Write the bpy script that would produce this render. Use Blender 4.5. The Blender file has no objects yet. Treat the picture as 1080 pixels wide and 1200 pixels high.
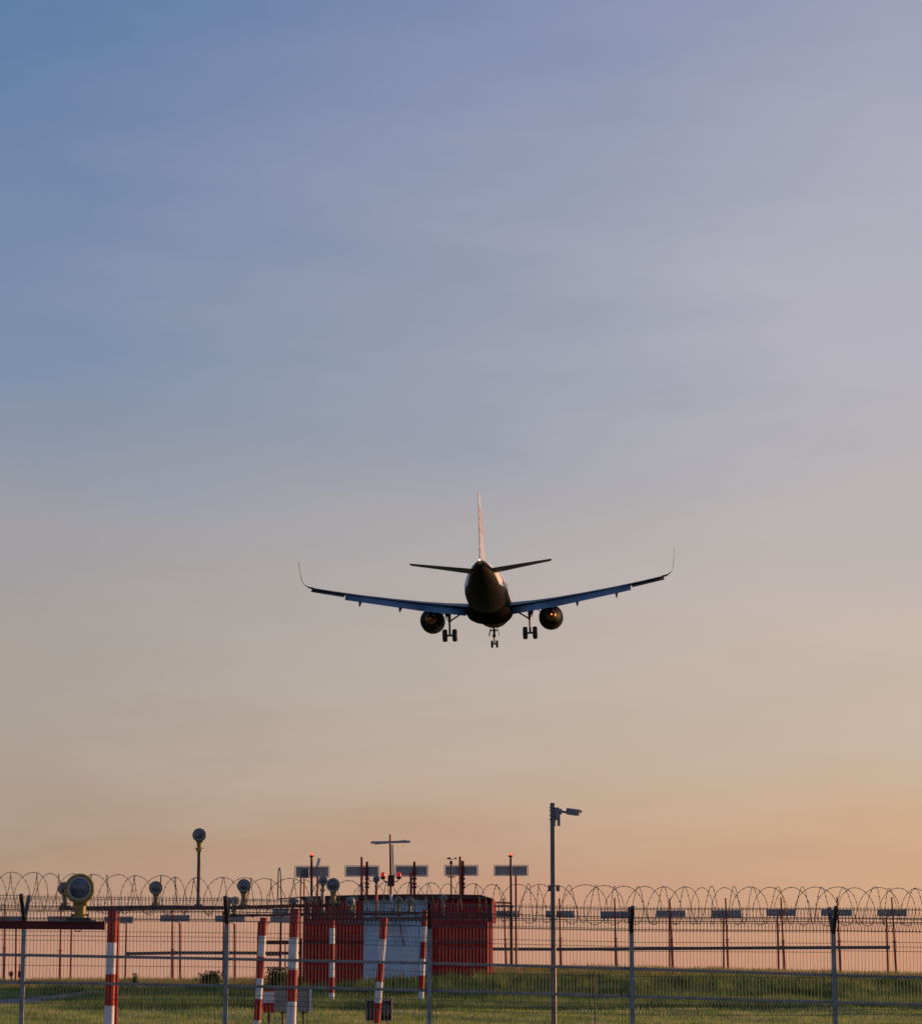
import bpy, math, random
import numpy as np
from mathutils import Vector, Matrix
R = math.radians
random.seed(7); rng = np.random.default_rng(11)
scene = bpy.context.scene
col = scene.collection

# ------------------------------------------------------------------ camera
F = 3062.0                       # focal length in pixels of a 1080 px wide picture
EYE = 1.7
TH = math.atan((1148 - 600) / F)
cam = bpy.data.cameras.new('camera'); co = bpy.data.objects.new('camera', cam); col.objects.link(co)
co.location = (0, 0, EYE); co.rotation_euler = (R(90) + TH, 0, 0)
cam.sensor_fit = 'HORIZONTAL'; cam.sensor_width = 36; cam.lens = 36 * F / 1080
cam.clip_start = 0.5; cam.clip_end = 30000
scene.camera = co
CT, ST = math.cos(TH), math.sin(TH)
def P(x, y, d):
    """world point seen at picture position (x, y) at a real distance d in front of the camera"""
    u = (x - 540) / F; v = (600 - y) / F
    t = d / (CT - v * ST)
    return Vector((u * t, d, EYE + t * (ST + v * CT)))

# ------------------------------------------------------------------ sun and sky
SUN_AZ = R(64)      # measured from +Y (straight ahead) towards +X (right)
SUN_EL = R(5)
sun = bpy.data.lights.new('sun', 'SUN'); so = bpy.data.objects.new('sun', sun); col.objects.link(so)
sdir = Vector((math.sin(SUN_AZ) * math.cos(SUN_EL), math.cos(SUN_AZ) * math.cos(SUN_EL), math.sin(SUN_EL)))
so.rotation_euler = sdir.to_track_quat('Z', 'Y').to_euler()
so.location = (60, 20, 40)
sun.energy = 5.0; sun.angle = R(0.5); sun.color = (1.0, 0.54, 0.24)

def lin(c):
    return tuple(((v / 255) / 12.92 if v / 255 <= 0.04045 else ((v / 255 + 0.055) / 1.055) ** 2.4) for v in c)

world = bpy.data.worlds.new('World'); scene.world = world; world.use_nodes = True
nt = world.node_tree; nt.nodes.clear(); L = nt.links
def N(t, **k):
    n = nt.nodes.new(t)
    for a, b in k.items(): setattr(n, a, b)
    return n
out = N('ShaderNodeOutputWorld'); bg = N('ShaderNodeBackground'); bg.inputs[1].default_value = 0.105
L.new(bg.outputs[0], out.inputs[0])
sky = N('ShaderNodeTexSky', sky_type='NISHITA', sun_disc=False, sun_elevation=SUN_EL, sun_rotation=SUN_AZ,
        air_density=1.0, dust_density=1.5, ozone_density=1.5)
tc = N('ShaderNodeTexCoord'); sep = N('ShaderNodeSeparateXYZ'); L.new(tc.outputs['Generated'], sep.inputs[0])
def MA(op, a, b=None, c=None, clamp=False):
    n = N('ShaderNodeMath', operation=op, use_clamp=clamp)
    for i, v in enumerate((a, b, c)):
        if v is None: continue
        if isinstance(v, (int, float)): n.inputs[i].default_value = v
        else: L.new(v, n.inputs[i])
    return n.outputs[0]
# slow bending of the veil's bands
mp = N('ShaderNodeMapping'); L.new(tc.outputs['Generated'], mp.inputs[0]); mp.inputs['Scale'].default_value = (3.2, 3.2, 13); mp.inputs['Rotation'].default_value = (0, R(11), 0)
nz = N('ShaderNodeTexNoise'); L.new(mp.outputs[0], nz.inputs[0]); nz.inputs['Scale'].default_value = 1.3; nz.inputs['Detail'].default_value = 4.0; nz.inputs['Roughness'].default_value = 0.5
mp2 = N('ShaderNodeMapping'); L.new(tc.outputs['Generated'], mp2.inputs[0]); mp2.inputs['Scale'].default_value = (6, 6, 34); mp2.inputs['Rotation'].default_value = (0, R(13), 0); mp2.inputs['Location'].default_value = (2.1, 0.7, 3.3)
nz2 = N('ShaderNodeTexNoise'); L.new(mp2.outputs[0], nz2.inputs[0]); nz2.inputs['Scale'].default_value = 1.6; nz2.inputs['Detail'].default_value = 3.0
n1 = MA('SUBTRACT', nz.outputs[0], 0.5); n2 = MA('SUBTRACT', nz2.outputs[0], 0.5)
az = MA('ARCTAN2', sep.outputs[0], sep.outputs[1])              # 0 straight ahead, + to the right
lr = MA('ADD', MA('MULTIPLY', az, 1 / R(9.45)), MA('ADD', MA('MULTIPLY', n1, 1.2), MA('MULTIPLY', n2, 0.9)))
lrL = MA('ADD', lr, 1.0, clamp=True); lrR = MA('ADD', lr, 0.0, clamp=True)
zz = MA('ADD', sep.outputs[2], MA('MULTIPLY', n1, 0.06))
zz = MA('ADD', zz, MA('MULTIPLY', n2, 0.03))
def elev(y): return math.sin(TH + math.atan((600 - y) / F))
ZMAX = 0.5
def ramp(stops):
    r = N('ShaderNodeValToRGB'); cr = r.color_ramp; cr.interpolation = 'B_SPLINE' if False else 'LINEAR'
    while len(cr.elements) > 1: cr.elements.remove(cr.elements[-1])
    st = sorted([(min(1, max(0, z / ZMAX)), c) for z, c in stops])
    cr.elements[0].position = st[0][0]; cr.elements[0].color = (*lin(st[0][1]), 1)
    for z, c in st[1:]:
        e = cr.elements.new(z); e.color = (*lin(c), 1)
    return r
zn = MA('DIVIDE', zz, ZMAX, clamp=True)
LEFT = [(0, (192, 145, 122)), (elev(1100), (192, 146, 123)), (elev(995), (174, 148, 128)), (elev(875), (173, 160, 149)), (elev(750), (168, 159, 155)), (elev(615), (158, 156, 162)),
        (elev(540), (141, 149, 167)), (elev(450), (126, 144, 170)), (elev(215), (114, 135, 169)), (elev(30), (97, 126, 166)), (0.5, (96, 122, 168))]
MID = [(0, (202, 150, 126)), (elev(1100), (200, 151, 126)), (elev(1040), (194, 157, 133)), (elev(950), (193, 167, 146)), (elev(800), (186, 173, 161)), (elev(670), (179, 170, 167)),
       (elev(600), (169, 166, 170)), (elev(540), (157, 160, 174)), (elev(300), (149, 155, 177)), (elev(30), (132, 144, 177)), (0.5, (110, 132, 176))]
RIGHT = [(0, (205, 151, 122)), (elev(1110), (206, 153, 122)), (elev(995), (208, 171, 138)), (elev(875), (200, 180, 162)), (elev(750), (202, 183, 171)), (elev(615), (188, 179, 176)),
         (elev(450), (181, 178, 187)), (elev(215), (174, 173, 188)), (elev(30), (158, 160, 184)), (0.5, (125, 138, 180))]
BACK = [(0, (160, 155, 160)), (0.15, (155, 160, 178)), (0.3, (138, 152, 182)), (0.5, (118, 138, 178))]
ra, rm, rb, rc = ramp(LEFT), ramp(MID), ramp(RIGHT), ramp(BACK)
for r_ in (ra, rm, rb, rc): L.new(zn, r_.inputs[0])
m0 = N('ShaderNodeMix', data_type='RGBA'); L.new(lrL, m0.inputs[0]); L.new(ra.outputs[0], m0.inputs[6]); L.new(rm.outputs[0], m0.inputs[7])
m1 = N('ShaderNodeMix', data_type='RGBA'); L.new(lrR, m1.inputs[0]); L.new(m0.outputs[2], m1.inputs[6]); L.new(rb.outputs[0], m1.inputs[7])
# away from the sun the veil is dull blue
back = MA('MULTIPLY', MA('SUBTRACT', -0.1, MA('ADD', MA('MULTIPLY', sep.outputs[0], math.sin(R(40))), MA('MULTIPLY', sep.outputs[1], math.cos(R(40))))), 2.2, clamp=True)
m2 = N('ShaderNodeMix', data_type='RGBA'); L.new(back, m2.inputs[0]); L.new(m1.outputs[2], m2.inputs[6]); L.new(rc.outputs[0], m2.inputs[7])
sc10 = N('ShaderNodeVectorMath', operation='SCALE'); L.new(m2.outputs[2], sc10.inputs[0]); sc10.inputs['Scale'].default_value = 10.0
m3 = N('ShaderNodeMix', data_type='RGBA'); m3.inputs[0].default_value = 0.93
L.new(sky.outputs[0], m3.inputs[6]); L.new(sc10.outputs[0], m3.inputs[7])
L.new(m3.outputs[2], bg.inputs[0])

scene.view_settings.view_transform = 'Standard'; scene.view_settings.look = 'None'
scene.view_settings.gamma = 1; scene.view_settings.exposure = 0.0

# ------------------------------------------------------------------ materials
def mat(name, c, rough=0.6, metal=0.0, var=0.15, scale=6.0, coat=0.0, bump=0.0, trans=0.0, emit=None, spec=None, c2=None, chips=0):
    m = bpy.data.materials.new(name); m.use_nodes = True; t = m.node_tree; b = t.nodes['Principled BSDF']
    tcn = t.nodes.new('ShaderNodeTexCoord'); n = t.nodes.new('ShaderNodeTexNoise'); n.inputs['Scale'].default_value = scale; n.inputs['Detail'].default_value = 6
    t.links.new(tcn.outputs['Object'], n.inputs[0])
    mr = t.nodes.new('ShaderNodeMapRange'); mr.inputs[1].default_value = 0.3; mr.inputs[2].default_value = 0.7
    t.links.new(n.outputs[0], mr.inputs[0])
    mx = t.nodes.new('ShaderNodeMix'); mx.data_type = 'RGBA'; t.links.new(mr.outputs[0], mx.inputs[0])
    mx.inputs[6].default_value = (*[v * (1 - var) for v in c], 1)
    mx.inputs[7].default_value = (*(c2 if c2 else [min(1, v * (1 + var)) for v in c]), 1)
    t.links.new(mx.outputs[2], b.inputs['Base Color'])
    b.inputs['Roughness'].default_value = rough; b.inputs['Metallic'].default_value = metal
    b.inputs['Coat Weight'].default_value = coat; b.inputs['Coat Roughness'].default_value = 0.12
    if spec is not None: b.inputs['Specular IOR Level'].default_value = spec
    if chips:
        n3 = t.nodes.new('ShaderNodeTexNoise'); n3.inputs['Scale'].default_value = chips; n3.inputs['Detail'].default_value = 8; n3.inputs['Roughness'].default_value = 0.7
        mp_ = t.nodes.new('ShaderNodeMapping'); mp_.inputs['Scale'].default_value = (1, 1, 0.35); t.links.new(tcn.outputs['Object'], mp_.inputs[0]); t.links.new(mp_.outputs[0], n3.inputs[0])
        r3 = t.nodes.new('ShaderNodeMapRange'); r3.inputs[1].default_value = 0.57; r3.inputs[2].default_value = 0.66; r3.inputs[4].default_value = 0.75; t.links.new(n3.outputs[0], r3.inputs[0])
        x3 = t.nodes.new('ShaderNodeMix'); x3.data_type = 'RGBA'; t.links.new(r3.outputs[0], x3.inputs[0]); t.links.new(mx.outputs[2], x3.inputs[6]); x3.inputs[7].default_value = (*[v * .45 + w * .12 for v, w in zip(c, (.5, .42, .36))], 1)
        t.links.new(x3.outputs[2], b.inputs['Base Color'])
    if bump:
        bp = t.nodes.new('ShaderNodeBump'); bp.inputs['Strength'].default_value = bump; bp.inputs['Distance'].default_value = 0.02
        t.links.new(n.outputs[0], bp.inputs['Height']); t.links.new(bp.outputs[0], b.inputs['Normal'])
    if emit:
        b.inputs['Emission Color'].default_value = (*emit[0], 1); b.inputs['Emission Strength'].default_value = emit[1]
    m['b'] = 1
    return m
red = mat('red_paint', (0.30, 0.010, 0.013), 0.5, var=0.25, scale=4, bump=0.1, spec=0.15, chips=5)
dred = mat('dark_red_paint', (0.075, 0.008, 0.009), 0.55, var=0.3, scale=5, spec=0.25)
mastred = mat('weathered_red_paint', (0.30, 0.045, 0.03), 0.55, var=0.3, scale=5)
white = mat('white_paint', (0.47, 0.50, 0.57), 0.5, var=0.2, scale=7, bump=0.05, chips=5)
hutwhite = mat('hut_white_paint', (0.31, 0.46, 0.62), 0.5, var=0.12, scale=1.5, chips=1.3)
galv = mat('galvanised_steel', (0.16, 0.19, 0.22), 0.5, metal=0.4, var=0.3, scale=9)
galvd = mat('dull_steel', (0.07, 0.075, 0.09), 0.5, metal=0.5, var=0.3, scale=9)
wire = mat('fence_wire', (0.085, 0.09, 0.095), 0.6, metal=0.2, var=0.2, scale=9)
barb = mat('razor_tape', (0.055, 0.05, 0.05), 0.5, metal=0.5, var=0.3)
armm = mat('black_steel', (0.02, 0.02, 0.022), 0.55, var=0.3)
yellow = mat('yellow_paint', (0.22, 0.15, 0.025), 0.5, var=0.3, scale=14, bump=0.2)
olive = mat('aged_yellow_paint', (0.17, 0.125, 0.045), 0.55, var=0.35, scale=14)
lampgrey = mat('lamp_grey', (0.085, 0.08, 0.06), 0.5, metal=0.3, var=0.3, scale=12)
greyrim = mat('rim_grey', (0.30, 0.31, 0.33), 0.45)
lens = mat('lens_glass', (0.06, 0.07, 0.10), 0.27, metal=0.45, var=0.8, scale=14, coat=0.3)
teal = mat('aged_lamp_teal', (0.11, 0.15, 0.155), 0.5, metal=0.2, var=0.3)
screenm = mat('grey_screen', (0.25, 0.25, 0.27), 0.7, var=0.15, scale=2.5)
screenf = mat('screen_frame', (0.27, 0.29, 0.33), 0.6, var=0.2)
roofm = mat('dark_roof', (0.035, 0.013, 0.014), 0.7, var=0.35, scale=2)
cabm = mat('cabinet_grey', (0.17, 0.165, 0.17), 0.55, var=0.15, scale=3)
cabroof = mat('cabinet_roof', (0.12, 0.145, 0.17), 0.4, metal=0.3, var=0.2)
black = mat('black_plastic', (0.015, 0.016, 0.02), 0.5)
polegrey = mat('pole_grey', (0.095, 0.095, 0.11), 0.5, metal=0.2, var=0.25, scale=5)
camgrey = mat('camera_grey', (0.13, 0.135, 0.17), 0.45, var=0.1)
rubber = mat('tyre_rubber', (0.016, 0.015, 0.015), 0.8)
redglass = mat('red_glass', (0.55, 0.01, 0.01), 0.15, emit=((1.0, 0.02, 0.015), 0.28))
redlit = mat('lit_red_lamp', (0.6, 0.03, 0.02), 0.3, emit=((1.0, 0.13, 0.08), 1.1))

taillit = mat('lit_tail_lamp', (0.8, 0.8, 0.8), 0.3, emit=((1.0, 0.93, 0.85), 3.0))
# airliner materials
ac_white = mat('airliner_white', (0.62, 0.62, 0.66), 0.25, var=0.05, scale=0.5, coat=0.6)
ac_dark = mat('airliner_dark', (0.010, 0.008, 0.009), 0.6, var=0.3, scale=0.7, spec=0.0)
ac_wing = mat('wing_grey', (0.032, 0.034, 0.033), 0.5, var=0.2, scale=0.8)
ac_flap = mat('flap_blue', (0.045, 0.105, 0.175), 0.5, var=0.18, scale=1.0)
ac_metal = mat('nozzle_metal', (0.26, 0.12, 0.05), 0.33, metal=0.95, var=0.3, scale=4)  # orange base also carries the sun's reflection in the nozzle
ac_plug = mat('plug_metal_sun_glint', (0.62, 0.27, 0.09), 0.42, metal=0.9, var=0.2, scale=4)  # sun's orange glint on the plug, put into its base colour
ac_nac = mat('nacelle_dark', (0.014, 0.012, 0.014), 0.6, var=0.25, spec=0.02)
ac_in = mat('nozzle_inside', (0.012, 0.011, 0.012), 0.6)
ac_gear = mat('gear_grey', (0.12, 0.115, 0.115), 0.45, metal=0.3)
# fuselage paint: white crown over a dark belly and tail cone
fus = mat('fuselage_paint', (0.62, 0.62, 0.66), 0.55, var=0.05, scale=0.5, spec=0.05)
t = fus.node_tree; b = t.nodes['Principled BSDF']; mx0 = b.inputs['Base Color'].links[0].from_socket
tcn = t.nodes.new('ShaderNodeTexCoord'); sp = t.nodes.new('ShaderNodeSeparateXYZ'); t.links.new(tcn.outputs['Object'], sp.inputs[0])
def TM(op, a, b_):
    n = t.nodes.new('ShaderNodeMath'); n.operation = op
    for i, v in enumerate((a, b_)):
        if isinstance(v, (int, float)): n.inputs[i].default_value = v
        else: t.links.new(v, n.inputs[i])
    return n.outputs[0]
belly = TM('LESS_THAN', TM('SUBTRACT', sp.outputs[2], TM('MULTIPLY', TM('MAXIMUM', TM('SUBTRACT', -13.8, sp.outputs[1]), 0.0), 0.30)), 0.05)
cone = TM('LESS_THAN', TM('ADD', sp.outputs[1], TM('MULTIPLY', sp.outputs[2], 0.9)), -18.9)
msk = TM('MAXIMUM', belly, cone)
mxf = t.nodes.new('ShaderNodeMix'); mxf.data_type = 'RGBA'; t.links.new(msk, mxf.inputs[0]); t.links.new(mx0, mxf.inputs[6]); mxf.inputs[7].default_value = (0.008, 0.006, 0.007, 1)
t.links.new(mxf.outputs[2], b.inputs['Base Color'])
# fin paint: white with a red band
finm = mat('fin_paint', (0.40, 0.38, 0.42), 0.3, var=0.05, scale=0.5, coat=0.4)
t = finm.node_tree; b = t.nodes['Principled BSDF']; mx0 = b.inputs['Base Color'].links[0].from_socket
tcn = t.nodes.new('ShaderNodeTexCoord'); sp = t.nodes.new('ShaderNodeSeparateXYZ'); t.links.new(tcn.outputs['Object'], sp.inputs[0])
bnd = TM('MULTIPLY', TM('GREATER_THAN', sp.outputs[2], 4.2), TM('LESS_THAN', sp.outputs[2], 6.4))
mxf = t.nodes.new('ShaderNodeMix'); mxf.data_type = 'RGBA'; t.links.new(bnd, mxf.inputs[0]); t.links.new(mx0, mxf.inputs[6]); mxf.inputs[7].default_value = (0.40, 0.18, 0.14, 1)
t.links.new(mxf.outputs[2], b.inputs['Base Color'])

# ------------------------------------------------------------------ mesh helpers
class MB:
    def __init__(s): s.v = []; s.f = []; s.m = []; s.cm = 0; s.smooth = False; s.sf = []
    def add(s, vs, fs, smooth=None):
        o = len(s.v); s.v += [tuple(v) for v in vs]
        for f in fs:
            s.f.append(tuple(i + o for i in f)); s.m.append(s.cm); s.sf.append(s.smooth if smooth is None else smooth)
        return s
    def box(s, c, size, rot=None):
        hx, hy, hz = [q / 2 for q in size]; vs = []
        for dz in (-hz, hz):
            for dx, dy in ((-hx, -hy), (hx, -hy), (hx, hy), (-hx, hy)):
                p = Vector((dx, dy, dz))
                if rot: p = rot @ p
                vs.append(p + Vector(c))
        return s.add(vs, [(3, 2, 1, 0), (4, 5, 6, 7), (0, 1, 5, 4), (1, 2, 6, 5), (2, 3, 7, 6), (3, 0, 4, 7)], False)
    def bar(s, a, b, w, h=None):
        """box-section bar from a to b"""
        a, b = Vector(a), Vector(b); d = b - a; l = d.length
        if l < 1e-6: return s
        q = d.to_track_quat('X', 'Z').to_matrix()
        return s.box((a + b) / 2, (l, w, h or w), q)
    def cyl(s, a, b, r1, r2=None, n=12, cap=True):
        a, b = Vector(a), Vector(b); r2 = r1 if r2 is None else r2; d = b - a
        q = d.to_track_quat('Z', 'Y').to_matrix(); vs = []
        for p, r in ((a, r1), (b, r2)):
            for i in range(n):
                an = 2 * math.pi * i / n; vs.append(p + q @ Vector((r * math.cos(an), r * math.sin(an), 0)))
        s.add(vs, [(i, (i + 1) % n, n + (i + 1) % n, n + i) for i in range(n)], n > 5)
        if cap: s.add(vs, [tuple(range(n - 1, -1, -1)), tuple(range(n, 2 * n))], False)
        return s
    def tube(s, pts, r, n=6):
        pts = [Vector(p) for p in pts]; vs = []; K = len(pts)
        for k, p in enumerate(pts):
            d = (pts[min(k + 1, K - 1)] - pts[max(k - 1, 0)]).normalized()
            up = Vector((0, 0, 1)) if abs(d.z) < 0.9 else Vector((1, 0, 0))
            e1 = d.cross(up).normalized(); e2 = d.cross(e1)
            rr = r[k] if isinstance(r, (list, tuple)) else r
            for i in range(n):
                an = 2 * math.pi * i / n; vs.append(p + (e1 * math.cos(an) + e2 * math.sin(an)) * rr)
        fs = [(k * n + i, k * n + (i + 1) % n, (k + 1) * n + (i + 1) % n, (k + 1) * n + i) for k in range(K - 1) for i in range(n)]
        fs += [tuple(range(n - 1, -1, -1)), tuple((K - 1) * n + i for i in range(n))]
        return s.add(vs, fs, n > 4)
    def lathe(s, prof, o=(0, 0, 0), axis='Y', n=24):
        """prof: list of (along, radius)"""
        o = Vector(o); vs = []
        for a, r in prof:
            for i in range(n):
                an = 2 * math.pi * i / n; c, q = r * math.cos(an), r * math.sin(an)
                vs.append(o + (Vector((c, a, q)) if axis == 'Y' else Vector((c, q, a)) if axis == 'Z' else Vector((a, c, q))))
        K = len(prof)
        fs = [(k * n + i, k * n + (i + 1) % n, (k + 1) * n + (i + 1) % n, (k + 1) * n + i) for k in range(K - 1) for i in range(n)]
        fs += [tuple(range(n - 1, -1, -1)), tuple((K - 1) * n + i for i in range(n))]
        return s.add(vs, fs, True)
    def loft(s, rings, closed_ends=True, smooth=True):
        n = len(rings[0]); vs = [p for r in rings for p in r]
        fs = [(k * n + i, k * n + (i + 1) % n, (k + 1) * n + (i + 1) % n, (k + 1) * n + i) for k in range(len(rings) - 1) for i in range(n)]
        if closed_ends: fs += [tuple(range(n - 1, -1, -1)), tuple((len(rings) - 1) * n + i for i in range(n))]
        return s.add(vs, fs, smooth)
    def build(s, name, mats, parent=None, loc=(0, 0, 0)):
        me = bpy.data.meshes.new(name); me.from_pydata(s.v, [], s.f)
        if not isinstance(mats, (list, tuple)): mats = [mats]
        for m in mats: me.materials.append(m)
        me.polygons.foreach_set('material_index', s.m); me.polygons.foreach_set('use_smooth', s.sf)
        me.update()
        import bmesh
        bm = bmesh.new(); bm.from_mesh(me); bmesh.ops.recalc_face_normals(bm, faces=bm.faces); bm.to_mesh(me); bm.free()
        o = bpy.data.objects.new(name, me); col.objects.link(o); o.location = loc
        if parent: o.parent = parent
        return o
def tag(o, label=None, cat=None, group=None, kind=None):
    if label: o['label'] = label
    if cat: o['category'] = cat
    if group: o['group'] = group
    if kind: o['kind'] = kind
    return o
def thing(name, label, cat, loc=(0, 0, 0), rz=0.0, group=None):
    o = bpy.data.objects.new(name, None); col.objects.link(o); o.location = loc; o.rotation_euler = (0, 0, rz)
    o.empty_display_size = 0.3
    return tag(o, label, cat, group)
def copy_tree(o, parent=None):
    c = o.copy(); col.objects.link(c); c.parent = parent
    for ch in list(o.children): copy_tree(ch, c)
    return c

# ------------------------------------------------------------------ ground
def sstep(a, b, x): 
    q = np.clip((x - a) / (b - a), 0, 1); return q * q * (3 - 2 * q)
def lump(x, y):
    return 0.05 * np.sin(x * 0.31 + 1.3) * np.sin(y * 0.23 + .4) + 0.03 * np.sin(x * 0.83 + y * 0.35) + 0.018 * np.sin(x * 1.9 + 2 + y * .7)
def gz(x, y):
    x = np.asarray(x, float); y = np.asarray(y, float)
    z = -0.025 * x * (1 - sstep(45, 75, y))                                   # falls to the right along the fence
    z = z - 0.35 * (1 - sstep(20, 60, y)) * sstep(8, 25, y) * 0.6
    z = z + 0.33 * sstep(60, 80, y) + 0.36 * sstep(80, 104, y)
    u = x / np.maximum(y, 1) * F + 540                                        # bearing of the bank's crest
    crest = np.interp(x * 135 / 135, [-40, -23.5, -13, -8, -2, 2, 6, 12, 23, 40], [1.42, 1.46, 1.50, 1.55, 1.98, 2.10, 2.17, 2.06, 1.80, 1.7])
    base = 0.69
    q = sstep(105, 121, y)
    z = z + (crest - base - 0.32) * q + 0.32 * sstep(121, 134, y)
    z = z - (crest + 1.5) * sstep(165, 320, y)
    return z + lump(x, y) * (1 - sstep(300, 500, y)) * np.where(y < 45, 0.3, 1)
def axis_pts(segs):
    o = []
    for a, b, st in segs: o += list(np.arange(a, b, st))
    return np.array(o + [segs[-1][1]])
xs = axis_pts([(-9000, -1000, 1000), (-1000, -200, 100), (-200, -60, 10), (-60, -36, 3), (-36, 36, 0.6), (36, 60, 3), (60, 200, 10), (200, 1000, 100), (1000, 9000, 1000)])
ys = axis_pts([(-300, -20, 40), (-20, 40, 4), (40, 175, 0.7), (175, 340, 8), (340, 1000, 60), (1000, 12000, 1000)])
X, Y = np.meshgrid(xs, ys); Z = gz(X, Y)
nx, ny = len(xs), len(ys)
def big_mesh(name, verts, faces_n, k, m):
    me = bpy.data.meshes.new(name); me.vertices.add(len(verts)); me.vertices.foreach_set('co', verts.astype(np.float32).ravel())
    me.loops.add(faces_n.size); me.loops.foreach_set('vertex_index', faces_n.astype(np.int32).ravel())
    me.polygons.add(len(faces_n)); me.polygons.foreach_set('loop_start', np.arange(0, faces_n.size, k, dtype=np.int32))
    me.polygons.foreach_set('loop_total', np.full(len(faces_n), k, dtype=np.int32))
    me.update(calc_edges=True); me.materials.append(m)
    o = bpy.data.objects.new(name, me); col.objects.link(o); return o
i = np.arange((nx - 1) * (ny - 1)); r_, c_ = i // (nx - 1), i % (nx - 1); a = r_ * nx + c_
quads = np.stack([a, a + 1, a + 1 + nx, a + nx], 1)

def ground_mat(name, cols, sc=0.35, sc2=9):
    m = bpy.data.materials.new(name); m.use_nodes = True; t = m.node_tree; b = t.nodes['Principled BSDF']
    tcn = t.nodes.new('ShaderNodeTexCoord')
    n = t.nodes.new('ShaderNodeTexNoise'); n.inputs['Scale'].default_value = sc; n.inputs['Detail'].default_value = 8; n.inputs['Roughness'].default_value = 0.65; t.links.new(tcn.outputs['Object'], n.inputs[0])
    cr = t.nodes.new('ShaderNodeValToRGB'); t.links.new(n.outputs[0], cr.inputs[0]); e = cr.color_ramp.elements
    e[0].position = 0.3; e[0].color = (*cols[0], 1); e[1].position = 0.7; e[1].color = (*cols[2], 1); q = e.new(0.5); q.color = (*cols[1], 1)
    n2 = t.nodes.new('ShaderNodeTexNoise'); n2.inputs['Scale'].default_value = sc2; n2.inputs['Detail'].default_value = 6; t.links.new(tcn.outputs['Object'], n2.inputs[0])
    mx = t.nodes.new('ShaderNodeMix'); mx.data_type = 'RGBA'; mx.blend_type = 'MULTIPLY'; mx.inputs[0].default_value = 0.7
    mr = t.nodes.new('ShaderNodeMapRange'); t.links.new(n2.outputs[0], mr.inputs[0]); mr.inputs[1].default_value = 0.3; mr.inputs[2].default_value = 0.7; mr.inputs[3].default_value = 0.5; mr.inputs[4].default_value = 1.5
    t.links.new(cr.outputs[0], mx.inputs[6]); t.links.new(mr.outputs[0], mx.inputs[7]); t.links.new(mx.outputs[2], b.inputs['Base Color'])
    b.inputs['Roughness'].default_value = 0.95
    bp = t.nodes.new('ShaderNodeBump'); bp.inputs['Strength'].default_value = 0.8; bp.inputs['Distance'].default_value = 0.08; t.links.new(n2.outputs[0], bp.inputs['Height']); t.links.new(bp.outputs[0], b.inputs['Normal'])
    return m
gmat = ground_mat('field_soil_grass', [(0.07, 0.10, 0.025), (0.13, 0.15, 0.045), (0.21, 0.18, 0.07)])
g = big_mesh('ground', np.stack([X.ravel(), Y.ravel(), Z.ravel()], 1), quads, 4, gmat)
g.data.polygons.foreach_set('use_smooth', np.ones(len(quads), bool)); tag(g, kind='structure')
def gh(x, y): return float(gz(x, y))

# gravel track running up the field on the left
trm = ground_mat('gravel', [(0.12, 0.115, 0.12), (0.16, 0.155, 0.16), (0.21, 0.20, 0.20)], 0.8, 25)
ctr = [(-36, 92), (-26, 99), (-20.5, 105), (-18, 109), (-16.5, 113), (-15.6, 117)]
vs, fs = [], []
pts = []
for k in range(len(ctr) - 1):
    for q in np.linspace(0, 1, 14, endpoint=False): pts.append((ctr[k][0] * (1 - q) + ctr[k + 1][0] * q, ctr[k][1] * (1 - q) + ctr[k + 1][1] * q))
for k, (x, y) in enumerate(pts):
    w = 4.2 + 0.3 * math.sin(k * .9) - 2.2 * k / len(pts)
    for j in range(7):
        yy = y + (j - 3) / 3 * w * 1.1; vs.append((x, yy, gh(x, yy) + 0.05))
for k in range(len(pts) - 1):
    for j in range(6): fs.append((k * 7 + j, k * 7 + j + 1, k * 7 + 8 + j, k * 7 + 7 + j))
tr = MB().add(vs, fs, True).build('gravel_track', trm); tag(tr, kind='structure')
def on_track(x, y):
    px = np.array([p[0] for p in pts]); py = np.array([p[1] for p in pts])
    yc = np.interp(x, px, py); return (x < -15.4) & (np.abs(y - yc) < 5.2 - 2.6 * (x + 36) / 20)

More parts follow.
